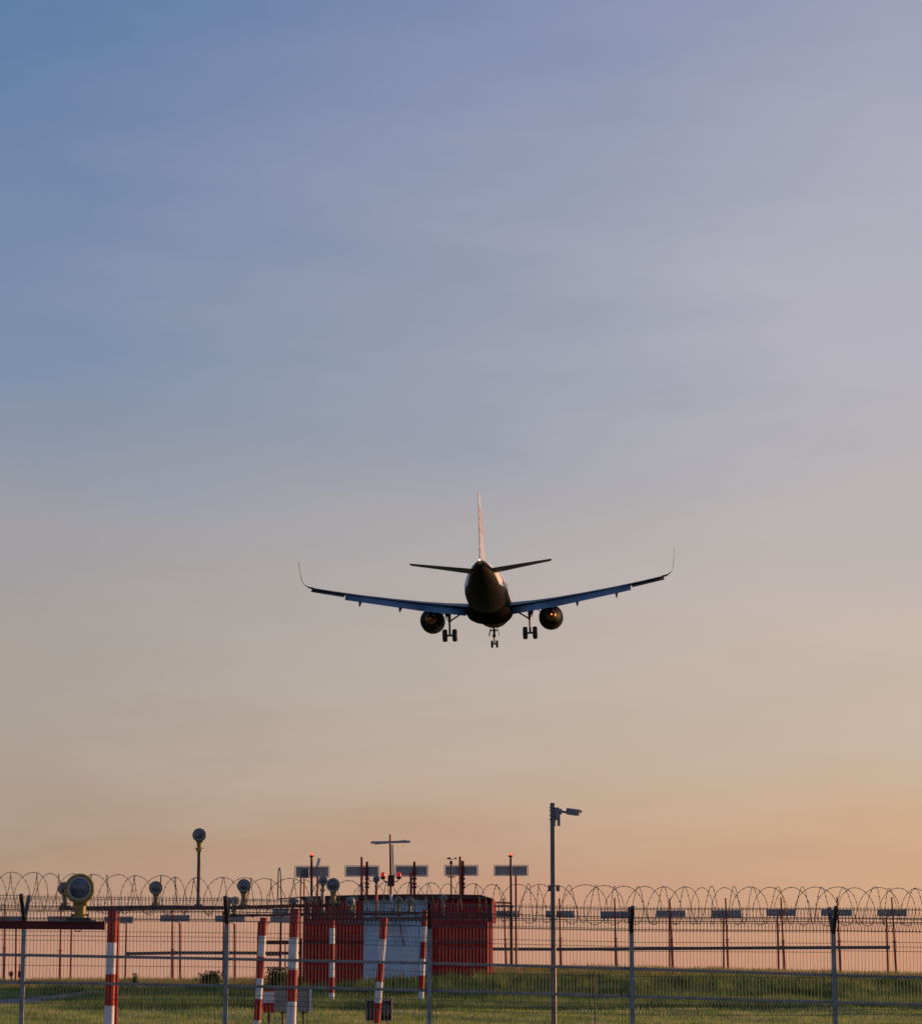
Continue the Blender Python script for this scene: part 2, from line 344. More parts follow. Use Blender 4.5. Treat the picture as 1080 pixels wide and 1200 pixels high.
# ------------------------------------------------------------------ grass (blades)
def blade_mat(name, c1, c2, c3):
    m = bpy.data.materials.new(name); m.use_nodes = True; t = m.node_tree; b = t.nodes['Principled BSDF']
    ge = t.nodes.new('ShaderNodeNewGeometry'); tcn = t.nodes.new('ShaderNodeTexCoord')
    n = t.nodes.new('ShaderNodeTexNoise'); n.inputs['Scale'].default_value = 0.6; n.inputs['Detail'].default_value = 5; t.links.new(tcn.outputs['Object'], n.inputs[0])
    ad = t.nodes.new('ShaderNodeMath'); ad.operation = 'MULTIPLY_ADD'; t.links.new(ge.outputs['Random Per Island'], ad.inputs[0]); ad.inputs[1].default_value = 0.45
    sb = t.nodes.new('ShaderNodeMath'); sb.operation = 'MULTIPLY_ADD'; t.links.new(n.outputs[0], sb.inputs[0]); sb.inputs[1].default_value = 2.4; sb.inputs[2].default_value = -0.92
    t.links.new(sb.outputs[0], ad.inputs[2])
    cr = t.nodes.new('ShaderNodeValToRGB'); t.links.new(ad.outputs[0], cr.inputs[0]); e = cr.color_ramp.elements
    e[0].position = 0.15; e[0].color = (*c1, 1); e[1].position = 0.85; e[1].color = (*c3, 1); q = e.new(0.5); q.color = (*c2, 1)
    t.links.new(cr.outputs[0], b.inputs['Base Color']); b.inputs['Roughness'].default_value = 0.75; b.inputs['Specular IOR Level'].default_value = 0.2
    tl = t.nodes.new('ShaderNodeBsdfTranslucent'); t.links.new(cr.outputs[0], tl.inputs[0]); ms = t.nodes.new('ShaderNodeMixShader'); ms.inputs[0].default_value = 0.35
    o = t.nodes['Material Output']; t.links.new(b.outputs[0], ms.inputs[1]); t.links.new(tl.outputs[0], ms.inputs[2]); t.links.new(ms.outputs[0], o.inputs[0])
    return m
def blades(name, n, d0, d1, hmin, hmax, w, m, label, cat, spread=1.12, keep=None, pw=1.0):
    y = d0 + (d1 - d0) * rng.random(n) ** pw
    x = (rng.random(n) - 0.5) * 2 * (0.1765 * spread * y + 1.5)
    k = ~on_track(x, y)
    if keep is not None: k &= keep(x, y)
    x, y = x[k], y[k]; n = len(x); z = gz(x, y)
    cl = 0.6 + 0.4 * np.sin(x * 1.7 + np.sin(y * 1.3) * 2) * np.sin(y * 1.1 + x * .4)
    h = (hmin + (hmax - hmin) * rng.random(n) ** 1.7) * (0.55 + 0.6 * cl); a = rng.random(n) * np.pi
    ww = w * (0.6 + 0.8 * rng.random(n)); dx, dy = np.cos(a) * ww / 2, np.sin(a) * ww / 2
    lx, ly = (rng.random(n) - .5) * h * .9, (rng.random(n) - .5) * h * .9
    v = np.stack([np.stack([x - dx, y - dy, z - .03], 1), np.stack([x + dx, y + dy, z - .03], 1), np.stack([x + lx, y + ly, z + h], 1)], 1).reshape(-1, 3)
    o = big_mesh(name, v, np.arange(3 * n).reshape(-1, 3), 3, m)
    return tag(o, label, cat, kind='stuff')
bm_mown = blade_mat('mown_blades', (0.14, 0.21, 0.045), (0.29, 0.37, 0.09), (0.50, 0.47, 0.19))
bm_tall = blade_mat('tall_blades', (0.035, 0.08, 0.024), (0.11, 0.19, 0.05), (0.26, 0.29, 0.09))
bm_dry = blade_mat('dry_blades', (0.13, 0.14, 0.035), (0.30, 0.24, 0.07), (0.48, 0.34, 0.13))
blades('mown_grass', 260000, 50, 110, 0.05, 0.17, 0.035, bm_mown, 'short olive mown grass covering the near field below the bank', 'grass', pw=0.9)
blades('tall_grass', 170000, 96, 120, 0.15, 0.42, 0.04, bm_tall, 'taller dark green grass on the bank slope before the hut', 'grass', keep=lambda x, y: ~((x < -14.5) & (y < 110 + (x + 14.5) * .6)))
blades('tall_grass', 30000, 60, 74, 0.08, 0.30, 0.035, bm_tall, 'darker green grass patches low in the field on the left', 'grass', keep=lambda x, y: (x < -6) & (np.sin(x * .9) + np.sin(y * .8) > -.3))
blades('dry_grass', 150000, 114, 160, 0.10, 0.38, 0.04, bm_dry, 'golden dry grass along the sunlit crest of the bank', 'grass', keep=lambda x, y: (y > 119.5) | ((x > 1.6) & (y > 114.2 + 1.4 * np.sin(x * .7))))
def hut_gap(x, y): return (x < -4.2)
blades('weed_stalks', 900, 122, 140, 0.35, 0.95, 0.035, bm_tall, 'thin weed stalks standing up along the bank crest on the left', 'weeds', keep=lambda x, y: (x < -6.8) & (np.sin(x * 1.3) + np.sin(x * 3.1 + 1) > 0.1))

# ------------------------------------------------------------------ security fence
FD = 32.6
px_posts = [-211, 27, 265, 503, 740, 977, 1215]
y_top = [1048, 1050.5, 1053, 1058, 1064.5, 1064.5, 1066]      # top of the arms
y_joint = [1074, 1078, 1080, 1086, 1091, 1092, 1095]
y_r1 = [1117, 1119.5, 1124, 1129, 1135.5, 1143, 1149]
y_r2 = [1148, 1151.5, 1155.5, 1161, 1168, 1174.8, 1181]
fence = thing('security_fence', 'tall steel mesh fence topped with razor wire coils across the foreground', 'fence', (0, FD, 0))
O = Vector((0, FD, 0))
posts = []
for k, px in enumerate(px_posts):
    pj = P(px, y_joint[k], FD); pt = P(px, y_top[k], FD)
    x = P(px, 1130, FD).x; gb = gh(x, FD)
    m = MB(); m.box((x, 0, (pj.z + gb - .25) / 2), (0.052, 0.052, pj.z - gb + .25)); m.box((x, 0, pj.z + 0.004), (0.066, 0.066, 0.008))
    m.box((x, 0, gb + .006), (0.16, 0.16, 0.012))
    po = m.build('post', galv, fence)
    H = pt.z - pj.z
    for s in (-1, 1):
        MB().bar((x, s * 0.012, pj.z - .02), (x, s * 0.30, pt.z + .01), 0.045, 0.035).build('arm', armm if s < 0 else galvd, po)  # near arms are backlit: their shade is put into the black colour
    posts.append((x, pj.z, pt.z, gb))
def zat(x, ylist):   # height along the fence of a line given by its picture height at each post
    zz_ = [P(px_posts[k], ylist[k], FD).z for k in range(len(px_posts))]
    return float(np.interp(x, [p[0] for p in posts], zz_))
# rails
for yl in (y_r1, y_r2):
    m = MB()
    for k in range(len(posts) - 1):
        a = P(px_posts[k], yl[k], FD); b_ = P(px_posts[k + 1], yl[k + 1], FD)
        m.bar((posts[k][0] - .02, 0.052, a.z), (posts[k + 1][0] - .021, 0.052, b_.z), 0.04, 0.036)
    m.build('rail', galv, fence)
wr = 0.0027
for k in range(len(posts) - 1):
    x0, j0, t0, g0 = posts[k]; x1, j1, t1, g1 = posts[k + 1]
    m = MB(); n = int(round((x1 - x0) / 0.0425)); jo = random.uniform(-.012, .012)
    zt = lambda x: j0 + (j1 - j0) * (x - x0) / (x1 - x0) + jo
    def fold(z, top):    # stiffening folds of the welded panel
        dd = min(abs(z - (top - 0.19)), abs(z - (top - 0.95)), abs(z - (top - 1.7)))
        return -0.045 * max(0, 1 - dd / 0.06)
    for i_ in range(1, n):
        x = x0 + (x1 - x0) * i_ / n + random.uniform(-.001, .001); T = zt(x); gl = gh(x, FD) + 0.05
        zl = [T + .02, T - 0.13, T - .19, T - .25, T - .89, T - .95, T - 1.01, T - 1.64, T - 1.7, T - 1.76, gl]
        zl = [z for z in zl if z > gl] + [gl]
        m.tube([(x, -0.036 + fold(z, T), z) for z in zl], wr, 4)
    for off in (0.0, 0.135, 0.19, 0.245, 0.55, 0.89, .95, 1.01, 1.35, 1.64, 1.7, 1.76):
        m.tube([(x0 + .02, -0.041 + fold(j0 + jo - off, j0 + jo), j0 + jo - off), (x1 - .02, -0.041 + fold(j1 + jo - off, j1 + jo), j1 + jo - off)], wr * 1.1, 4)
    m.build('mesh_panel', wire, fence)
    for s in (-1, 1):
        m = MB()
        for i_ in range(1, n, 1):
            x = x0 + (x1 - x0) * (i_ + (0.35 if s > 0 else 0)) / n; q = (x - x0) / (x1 - x0)
            J = j0 + (j1 - j0) * q; T = t0 + (t1 - t0) * q
            m.bar((x, s * 0.04, J), (x, s * 0.33, T + random.uniform(0.0, .02)), 0.0048)
        for q2 in ((0.02, 0.32, 0.97) if s < 0 else (0.05, 0.55, 0.95)):
            sag = random.uniform(-.01, .01)
            m.bar((x0, s * (0.04 + .29 * q2), j0 + (t0 - j0) * q2 + sag), (x1, s * (0.04 + .29 * q2), j1 + (t1 - j1) * q2 + sag), 0.006)
        m.build('angled_mesh_panel', wire, fence)
# tension wires and razor coil
m = MB()
for q2, yy in ((0.58, -.02), (0.42, .03)):
    m.tube([(p[0], yy, p[1] + (p[2] - p[1]) * q2) for p in posts], 0.0055, 5)
m.build('tension_wire', barb, fence)
xa, xb = posts[0][0] + 0.4, posts[-1][0] - 0.3
ctop = lambda x: float(np.interp(x, [P(q, 1050, FD).x for q in (-211, 27, 200, 503, 740, 977, 1215)], [P(300, q, FD).z for q in (1019, 1022.5, 1027, 1034, 1038.5, 1039.5, 1042)]))
def coil(name, p, A, fr, ph, rad):
    m = MB(); th = 0.0; nseg = 36; pts_ = []; x = xa
    total = int((xb - xa) / p * nseg)
    ampn = rng.normal(0, 1, total // nseg + 3)
    pj = xa
    for i_ in range(total):
        th = 2 * math.pi * i_ / nseg + ph
        tn = i_ / nseg; lo = int(tn); w_ = tn - lo; an = ampn[lo] * (1 - w_) + ampn[lo + 1] * w_
        x = xa + p * tn + A * (1 + .35 * an) * math.cos(fr * th) + 0.045 * an
        rr = rad * (1 + .03 * an)
        zc = ctop(x) - rad - 0.005
        pts_.append((x, rr * 0.92 * math.cos(th), zc + rr * math.sin(th)))
    m.tube(pts_, 0.0037, 4)
    for i_ in range(0, len(pts_) - 1, 1):
        a = Vector(pts_[i_]); b_ = Vector(pts_[i_ + 1]); d = (b_ - a).normalized()
        c = (a + b_) / 2; up = d.cross(Vector((random.uniform(-1, 1), random.uniform(-1, 1), random.uniform(-1, 1)))).normalized() * 0.011
        if i_ % 2 == 0: m.add([c - up - d * .004, c - up + d * .004, c + up + d * .004, c + up - d * .004, c + d.cross(up)], [(0, 1, 2, 3), (0, 1, 4), (2, 3, 4)], False)
    return m.build(name, barb, fence)
coil('razor_wire_coil', 0.262, -0.145, 1, 0.4, 0.235)
coil('razor_wire_coil', 0.285, 0.02, 1, 2.2, 0.226)

# ------------------------------------------------------------------ camera pole
CD = 33.3
b0 = P(648.5, 1120, CD); gb = gh(b0.x, CD)
top = P(648, 944, CD).z
cp = thing('camera_pole', 'slim grey steel pole carrying a surveillance camera above the fence', 'camera pole', (b0.x, CD, gb))
h = top - gb
def px_m(d): return d / CT / F
u = px_m(CD)
MB().cyl((0, 0, -.3), (0, 0, h), 0.036, 0.033, 14).build('pole', polegrey, cp)
MB().cyl((0, 0, h + .001), (0, 0, h + .03), 0.037, 0.03, 12).build('cap', galvd, cp)
zj = P(648, 1041, CD).z - gb
m = MB(); m.box((0.01, 0.05, zj), (0.145, 0.05, 0.075)); m.box((0.01, 0.022, zj), (0.13, 0.006, 0.06)); m.build('junction_box', camgrey, cp)
z1 = h - 8 * u
m = MB(); m.box((0.052, 0, z1 - 0.02), (0.05, 0.08, 0.16)); m.box((0.075, 0, z1 - .09), (0.035, 0.07, 0.16))
for q in (-.09, -.04, .02, .06): m.cyl((0, 0, z1 + q - .006), (0, 0, z1 + q + .006), 0.045, n=14)
m.cyl((0.077, 0, z1 + .01), (0.115, 0, z1 + .01), 0.04, 0.035, 12)
br = m.build('bracket', camgrey, cp)
MB().tube([(0.11, 0, z1 + .012), (0.16, -.005, z1 + .002), (0.185, -.01, z1 + .012)], 0.014, 8).build('bracket_arm', galvd, br)
rot = Matrix.Rotation(R(9), 3, 'Y') @ Matrix.Rotation(R(-20), 3, 'Z')
c0 = Vector((0.255, -.03, z1 - .002))
m = MB(); m.box(c0, (0.155, 0.075, 0.07), rot); m.box(c0 + rot @ Vector((0.012, 0, .039)), (0.185, 0.088, 0.007), rot)
for s in (-1, 1): m.box(c0 + rot @ Vector((0.012, s * .042, .025)), (0.18, 0.006, 0.03), rot)
cb = m.build('camera', camgrey, cp)
m = MB(); m.cyl(c0 + rot @ Vector((0.0778, 0, -.002)), c0 + rot @ Vector((0.086, 0, -.002)), 0.03, n=16); m.build('lens', black, cb)

# ------------------------------------------------------------------ approach light frames and lamps
def striped(m, a, b_, r, bands, first, n=14):
    """tapered pole from top point a down to b_ with bands given as fractions; mats 0 red, 1 white"""
    prev = 0.0; c = first
    for q in list(bands) + [1.0]:
        if q > 1: q = 1.0
        m.cm = c; m.cyl(a.lerp(b_, prev), a.lerp(b_, q), r, n=n, cap=False); prev = q; c = 1 - c
        if q >= 1: break
    m.cm = 0; m.cyl(a + (a - b_).normalized() * .001, a + (a - b_).normalized() * .006, r, n=n)
def light_frame(label, D, poles, bar_pts, bands, r, extra=None, kids=None):
    org = Vector((P(poles[0][0], 1100, D).x, D, gh(P(poles[0][0], 1100, D).x, D)))
    fr = thing('approach_light_frame', label, 'light frame', org, group='red and white approach light frames')
    for (xt, yt, xb_, yb, first, seps) in poles:
        A = P(xt, yt, D); B0 = P(xb_, yb, D); dr = (B0 - A); 
        zg = gh(B0.x, D) - .2; B = A + dr * ((A.z - zg) / (A.z - B0.z))
        fr_ = [(A.z - P(xt, s, D).z) / (A.z - B.z) for s in seps]
        step = fr_[-1] - fr_[-2]
        while fr_[-1] < 1: fr_.append(fr_[-1] + step)
        m = MB(); striped(m, A - org, B - org, r, fr_, first)
        pl = m.build('pole', [red, white], fr)
        MB().cyl(Vector((B.x, D, gh(B.x, D) - .05)) - org, Vector((B.x, D, gh(B.x, D) + .03)) - org, r * 2.2, n=12).build('footing', cabm, pl)
    m = MB()
    pp = [P(x, y, D) - org for x, y in bar_pts]
    for a, b_ in zip(pp[:-1], pp[1:]): m.bar(a, b_, 0.07, 0.068)
    m.build('crossbar', dred, fr)
    return fr, org
yb = 1200
fA, oA = light_frame('nearest and tallest striped twin-post light frame with long dark crossbar, left of the hut', 52.0,
    [(132.3, 1066.5, 127.7, 1200, 0, (1105, 1142, 1179)), (345.5, 1065.5, 341, 1200, 0, (1099, 1136.5, 1173.5))],
    [(69, 1065.5), (132, 1065), (250, 1064.5), (345, 1062), (402, 1061)], None, 0.098)
fB, oB = light_frame('second striped light frame, leaning posts in front of the left half of the hut', 78.5,
    [(309, 1076, 301, 1200, 0, (1097, 1121.5, 1147, 1171, 1196)), (450, 1076, 441, 1200, 0, (1101, 1126, 1151, 1175.5, 1200))],
    [(264, 1073.5), (309, 1073), (450, 1071), (492, 1071)], None, 0.108)
fC, oC = light_frame('farthest and smallest striped light frame, standing directly before the white wall of the hut', 103.6,
    [(389, 1078, 388.3, 1174, 0, (1088, 1107, 1126.5, 1145.5, 1164)), (497.5, 1067, 492.5, 1180, 0, (1086, 1104.5, 1124, 1143.5, 1162))],
    [(356, 1078), (497, 1076), (530, 1076)], None, 0.115)
# rear leg, thin side rod and braces
def leg(fr, org, D, a, b_, r, m_, name='side_rod', dy=0.5, dyt=0.05):
    A = P(*a, D) + Vector((0, dyt, 0)); B = P(*b_, D) + Vector((0, dy, 0))
    B = A + (B - A) * ((A.z - gh(B.x, B.y) + .1) / (A.z - B.z))
    MB().cyl(A - org, B - org, r, n=10).build(name, m_, fr)
leg(fA, oA, 52.0, (137.5, 1069), (134, 1200), 0.03, red, dy=.2, dyt=.12)  # thin red rod close along the first pole's right side
leg(fB, oB, 78.5, (304, 1080), (296, 1200), 0.045, red, dy=.9)  # rear leg of the second frame
m = MB(); m.tube([P(140, 1067, 52) - oA, P(138.5, 1075, 52) - oA, P(134, 1082, 52) - oA], 0.016, 6); m.build('cable', armm, fA)
m = MB(); m.tube([P(402, 1061, 52) - oA, P(300, 1063.5, 52) - oA, P(200, 1062, 52) - oA, P(90, 1063.3, 52) - oA], 0.018, 6); m.build('cable', armm, fA)
for i_ in range(0): pass
# slatted cable tray hung in front of the far frame
m = MB()
a, b_ = P(395, 1080, 103.4) - oC, P(500, 1078.5, 103.4) - oC
m.bar(a, b_, 0.03, 0.05)
for q in np.linspace(0.03, 0.97, 22): c = a.lerp(b_, q); m.box(c + Vector((0, -.02, -.06)), (0.045, 0.03, 0.10))
m.build('cable_tray', galvd, fC)

def lamp(label, x, y, D, dia, ybase, body, neck, lens_m=lens, tilt=0, yaw=0, big=False, stem=None, stem_m=None, rimm=None):
    c = P(x, y, D); zb = P(x, ybase, D).z
    th_ = thing('approach_lamp', label, 'runway lamp', (c.x, D, zb), group='round approach lamps on the light frames')
    h = c.z - zb; r = dia / 2
    rot = Matrix.Rotation(R(yaw), 4, 'Z') @ Matrix.Rotation(R(tilt), 4, 'X')
    o = Vector((0, 0, h))
    def rt(mb):
        mb.v = [tuple(o + rot.to_3x3() @ Vector(v)) for v in mb.v]; return mb
    # housing: deep bowl, opening faces the arriving aircraft (-Y)
    hs = MB(); hs.lathe([(-r * .50, r * .74), (-r * .62, r * .80), (-r * .62, r * .97), (-r * .5, r), (-r * .3, r), (-r * .2, r * .93), (r * .35, r * .86), (r * .85, r * .6), (r * 1.1, r * .25), (r * 1.12, .001)], n=28)
    ho = rt(hs).build('housing', body, th_)
    rt(MB().lathe([(-r * .585, r * .66), (-r * .64, r * .69), (-r * .64, r * .76), (-r * .585, r * .79)], n=28)).build('rim', rimm or greyrim, ho)
    rt(MB().lathe([(-r * .585, r * .72), (-r * .615, r * .6), (-r * .66, r * .35), (-r * .68, .002)], n=28)).build('lens', lens_m, ho)
    nk = MB(); hb = h - r * .85
    if stem is None: stem = 0
    zs = hb - (r * 1.5 if stem else hb) if hb > r * 1.5 else 0
    zs = max(zs, 0)
    nk.cyl((0, 0, zs), (0, 0, zs + (hb - zs) * .25), r * .52, r * .50, 12); nk.cyl((0, 0, zs + (hb - zs) * .25), (0, 0, hb + r * .1), r * .36, r * .40, 12)
    nk.box((0, -r * .02, hb - r * .12), (r * .9, r * .5, r * .3)); nk.cyl((-r * .62, 0, zs + (hb - zs) * .3), (r * .62, 0, zs + (hb - zs) * .3), r * .07, n=8)
    nk.build('neck', neck, th_)
    if zs > 0.05:
        MB().cyl((0, 0, 0), (0, 0, zs), stem, n=12).build('stem', stem_m, th_)
        b2 = MB(); b2.box((0, 0, .02), (stem * 4, stem * 3, .04)); b2.build('foot', armm, th_)
    else:
        b2 = MB(); b2.box((0, 0, .012), (r * 1.6, r * 1.1, .03)); b2.cyl((-r * .5, -.01, .03), (-r * .5, -.01, .06), .012, n=8); b2.cyl((r * .5, -.01, .03), (r * .5, -.01, .06), .012, n=8); b2.build('foot', armm, th_)
    return th_
# frame C lamps (far)
for k, (x, y) in enumerate(((363, 1055), (415, 1055), (467, 1054.5), (519.5, 1053))):
    lamp(['small far lamp above the left red wall of the hut', 'small far lamp at the seam of red and white hut walls', 'small far lamp on a short stem in front of the white hut wall', 'small far lamp above the right red wall of the hut'][k],
         x, y, 103.6, 0.27, 1078 - k * .6, teal, olive, tilt=3, stem=0.045, stem_m=galvd)
lamp('small grey lamp on a pinkish slim pole, left of the red obstruction lights', 441, 1030.5, 103.6, 0.27, 1076.5, lampgrey, olive, stem=0.055, stem_m=mastred)
# frame B lamps
lamp('teal-grey lamp turned aside, right beside a fence post left of the hut', 274.5, 1056, 78.5, 0.27, 1072.5, teal, lampgrey, yaw=38, tilt=4, stem=0.05, stem_m=galvd)
lamp('teal-grey lamp directly over the thick striped post left of the hut', 343, 1057, 78.5, 0.26, 1071.5, teal, lampgrey, yaw=10)
lamp('pale grey lamp in front of the left red wall, turned slightly right', 411, 1057, 78.5, 0.28, 1070.5, screenf, olive, yaw=-25)
lamp('dim lamp beside the right end of the white wall on the second frame', 480, 1056, 78.5, 0.26, 1070, lampgrey, olive, yaw=12)
lamp('smaller grey lamp just left of a bigger one at the hut roof', 378.5, 1032.5, 78.5, 0.27, 1071, lampgrey, olive, stem=0.05, stem_m=galv)
# frame A lamps
lamp('dark lamp half hidden behind the big yellow lamp at the left', 76.5, 1042, 52.0, 0.27, 1063.2, lampgrey, lampgrey)
lamp('grey lamp midway on the long crossbar, between the yellow lamp and the tall lamp', 183, 1041, 52.0, 0.27, 1062.6, lampgrey, olive)
lamp('grey lamp on the crossbar just above and right of a dark fence post', 286, 1038.5, 52.0, 0.27, 1062.4, lampgrey, olive)
lamp('grey lamp with a broad pale rim at the left part of the hut roof', 390.5, 1037.5, 52.0, 0.28, 1060, greyrim, olive, rimm=lampgrey)
lamp('dark round lamp on the tallest slim pole, standing high above the razor wire', 233.8, 979, 52.0, 0.27, 1062.5, lampgrey, yellow, stem=0.038, stem_m=galvd)
# nearest beam and big lamp
ND = 26.0
o = P(120, 1084, ND); og = Vector((o.x - 1.2, ND, gh(o.x - 1.2, ND)))
nb = thing('light_beam', 'thick dark red steel beam in front of the fence at the left edge', 'steel beam', og, group='red and white approach light frames')
del nb['group']
a = P(-150, 1083, ND) - og; b_ = P(121.5, 1085, ND) - og
m = MB(); m.bar(a, b_, 0.085, 0.08); bo = m.build('beam', dred, nb)
MB().box(b_ + Vector((.006, 0, 0)), (0.012, 0.095, 0.09)).build('end_plate', dred, bo)
m = MB(); m.box(P(90, 1079.6, ND) - og + Vector((0, 0, .002)), (0.40, 0.14, 0.014)); m.build('mounting_plate', galv, nb)
m = MB(); q = P(92, 1089, ND) - og
m.tube([q + Vector((0.03 * math.cos(a_), -.05, 0.025 * math.sin(a_))) for a_ in np.linspace(math.pi, 2 * math.pi, 9)], 0.006, 6); m.build('cable_loop', armm, nb)
m = MB(); q = P(-60, 1090, ND) - og; striped(m, q, Vector((q.x, 0, -.2)), 0.09, (0.35, 0.7), 0); m.build('pole', [red, white], nb)
lamp('largest round lamp, yellow housing, on the dark red beam at the left', 94.5, 1042, ND, 0.295, 1079, yellow, yellow, big=True)

# ------------------------------------------------------------------ hut
HD = 119.0
hx0, hx1 = P(354, 1100, HD).x, P(572, 1100, HD).x
W = hx1 - hx0; zb = 1.05; zt = P(460, 1054, HD).z; zt2 = zt
hut = thing('equipment_hut', 'corrugated equipment hut with dark flat roof, red walls either side of a white one', 'hut', (hx1, HD, zb), R(-2.6))
Hh = zt - zb; DEP = 4.2
def HX(px): return P(px, 1100, HD).x - hx1      # local x
def corr(mb, x0, x1, z0, z1, y0, pitch=0.205, dep=0.05):
    n = max(1, int(round((x1 - x0) / pitch))); p = (x1 - x0) / n; prof = []
    for k in range(n):
        xx = x0 + k * p; prof += [(xx, y0), (xx + p * .42, y0), (xx + p * .56, y0 - dep), (xx + p * .86, y0 - dep)]
    prof.append((x1, y0))
    vs = []; 
    for z in (z0, z1): vs += [(x, y, z) for x, y in prof]
    K = len(prof); mb.add(vs, [(i, i + 1, K + i + 1, K + i) for i in range(K - 1)], False)
m = MB(); corr(m, HX(355), HX(425), 0, Hh, 0); m.box(((HX(355) + HX(425)) / 2, 0.05, Hh / 2), (HX(425) - HX(355), 0.06, Hh)); tag(m.build('wall', red, hut), 'left red corrugated wall')
m = MB(); corr(m, HX(503), HX(572), 0, Hh, 0); m.box(((HX(503) + HX(572)) / 2, 0.05, Hh / 2), (HX(572) - HX(503), 0.06, Hh)); tag(m.build('wall', red, hut), 'right red corrugated wall')
for a_, b_ in ((355, 425), (503, 572)):
    zz2 = P(460, 1104, HD).z - zb; m = MB(); m.box(((HX(a_) + HX(b_)) / 2, -.06, zz2), (HX(b_) - HX(a_) - .02, .03, .07)); m.build('girt', dred, hut)
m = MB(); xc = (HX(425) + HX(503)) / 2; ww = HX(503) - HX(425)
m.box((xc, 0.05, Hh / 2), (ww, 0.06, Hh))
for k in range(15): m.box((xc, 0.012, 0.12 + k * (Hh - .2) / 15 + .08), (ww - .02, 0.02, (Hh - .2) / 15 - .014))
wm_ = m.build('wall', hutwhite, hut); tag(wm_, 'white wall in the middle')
m = MB(); m.box((xc, -0.02, P(460, 1076.5, HD).z - zb), (ww + .1, 0.09, 0.06)); m.build('canopy_rail', dred, wm_)
m = MB(); corr(m, 0, DEP - .06, 0, Hh, 0); m.v = [(0.02 - v[1], v[0] + .085, v[2]) for v in m.v]; m.box((-0.03, DEP / 2 + .04, Hh / 2), (0.06, DEP - .09, Hh)); tag(m.build('wall', red, hut), 'sunlit right side wall')
m = MB(); m.box((HX(355) + .03, DEP / 2 + .04, Hh / 2), (0.06, DEP - .09, Hh)); m.build('wall', red, hut)
m = MB(); m.box((HX(463.5), DEP + .03, Hh / 2), (W, 0.06, Hh)); m.build('wall', red, hut)
# roof: very low curved sheet with overhang
rf = []
zr = lambda px: {0: 0}.get(px, 0)
ns = 16; rings = []
for k in range(ns + 1):
    q = k / ns; px = 351 + (577 - 351) * q; x = HX(px)
    topz = Hh + 0.09 + 0.16 * math.sin(math.pi * min(1, q * 0.62 + .12)) - .03
    if q > .94: topz -= (q - .94) ** 2 * 40
    rings.append([Vector((x, -.22, Hh + .002 + (0 if q < .97 else 0))), Vector((x, DEP + .22, Hh + .002)), Vector((x, DEP + .22, topz)), Vector((x, -.22, topz))])
m = MB(); m.loft(rings, smooth=False); ro = m.build('roof', roofm, hut)
# folded fascia hanging at the right end
m = MB(); fz1 = Hh - 0.0; fz0 = P(570, 1080, HD).z - zb
corr(m, 0, DEP + .3, fz0, fz1, 0, pitch=.3, dep=.04); m.v = [(HX(576.5) - v[1] + .01, v[0] - .21, v[2]) for v in m.v]
m.box((HX(576.5) - .03, DEP / 2, (fz0 + fz1) / 2), (0.04, DEP + .42, fz1 - fz0)); m.build('fascia', red, ro)
m = MB(); m.bar((HX(574), -.19, fz1 - .03), (HX(574), -.19, fz0), 0.16, 0.03); m.build('fascia_end', dred, ro)
m = MB(); m.tube([Vector((HX(469), -.16, Hh - .05)), Vector((HX(468), -.17, Hh - .9)), Vector((HX(470), -.13, Hh - 1.5)), Vector((HX(473.2), -.1, P(473, 1108, HD).z - zb))], 0.022, 6); m.build('cable', black, hut)
m = MB(); m.box((HX(494), -.12, .34), (0.5, 0.2, .42)); m.build('wall_box', cabm, hut)
for px in (390, 540):
    pass
m = MB()
for k in range(9): m.bar((HX(429 + k * 4.8 + (7 if k > 3 else 0)), -.055, P(460, 1082, HD).z - zb), (HX(429 + k * 4.8 + (7 if k > 3 else 0)), -.055, P(460, 1092 , HD).z - zb), 0.035, 0.03)
m.build('vent_slats', screenf, wm_)

# rack of dark steel at the hut's left end
RK = 117.5
o = P(328, 1130, RK); og = Vector((o.x, RK, gh(o.x, RK)))
rk = thing('antenna_rack', 'dark red ladder-like steel rack with a tall wire loop, left of the hut', 'antenna rack', og)
def loc_(x, y, D): return P(x, y, D) - og
m = MB(); m.cyl(Vector((loc_(328, 1130, RK).x, 0, -.1)), loc_(329.5, 1053, RK), 0.055, 0.045, 8); m.build('mast', dred, rk)
m = MB(); m.cyl(loc_(334, 1150, RK), loc_(334, 1104, RK), 0.03, n=8); m.cyl(loc_(353, 1155, RK), loc_(353, 1100, RK), 0.03, n=8); m.build('upright', dred, rk)
m = MB(); m.tube([loc_(325.5, 1053, RK), loc_(326, 1024, RK), loc_(326.5, 1018, RK), loc_(327.5, 1017, RK), loc_(328.6, 1022, RK), loc_(329.5, 1053, RK)], 0.028, 6); m.build('wire_loop', dred, rk)
m = MB(); m.bar(loc_(325, 1054, RK), loc_(354, 1051.5, RK), 0.05, 0.05); m.bar(loc_(331, 1060, RK), loc_(337, 1066, RK), 0.04); m.build('top_bar', dred, rk)
m = MB(); m.bar(loc_(312, 1104.8, RK), loc_(354, 1104.6, RK), 0.12, 0.17); m.build('shelf', dred, rk)
m = MB(); m.bar(loc_(312, 1117, RK), loc_(354, 1116.6, RK), 0.05); m.bar(loc_(312, 1119.8, RK), loc_(330, 1119.8, RK), 0.05); m.build('lower_bar', dred, rk)
m = MB(); m.box(loc_(328.5, 1068.5, RK - .1), (0.72, .08, .26)); m.build('grey_panel', screenm, rk)
m = MB(); m.box(loc_(330, 1077.5, RK - .2), (1.0, .08, .24)); m.bar(loc_(313, 1084, RK - .25), loc_(322, 1076, RK - .25), .04); m.build('grey_panel', screenm, rk)

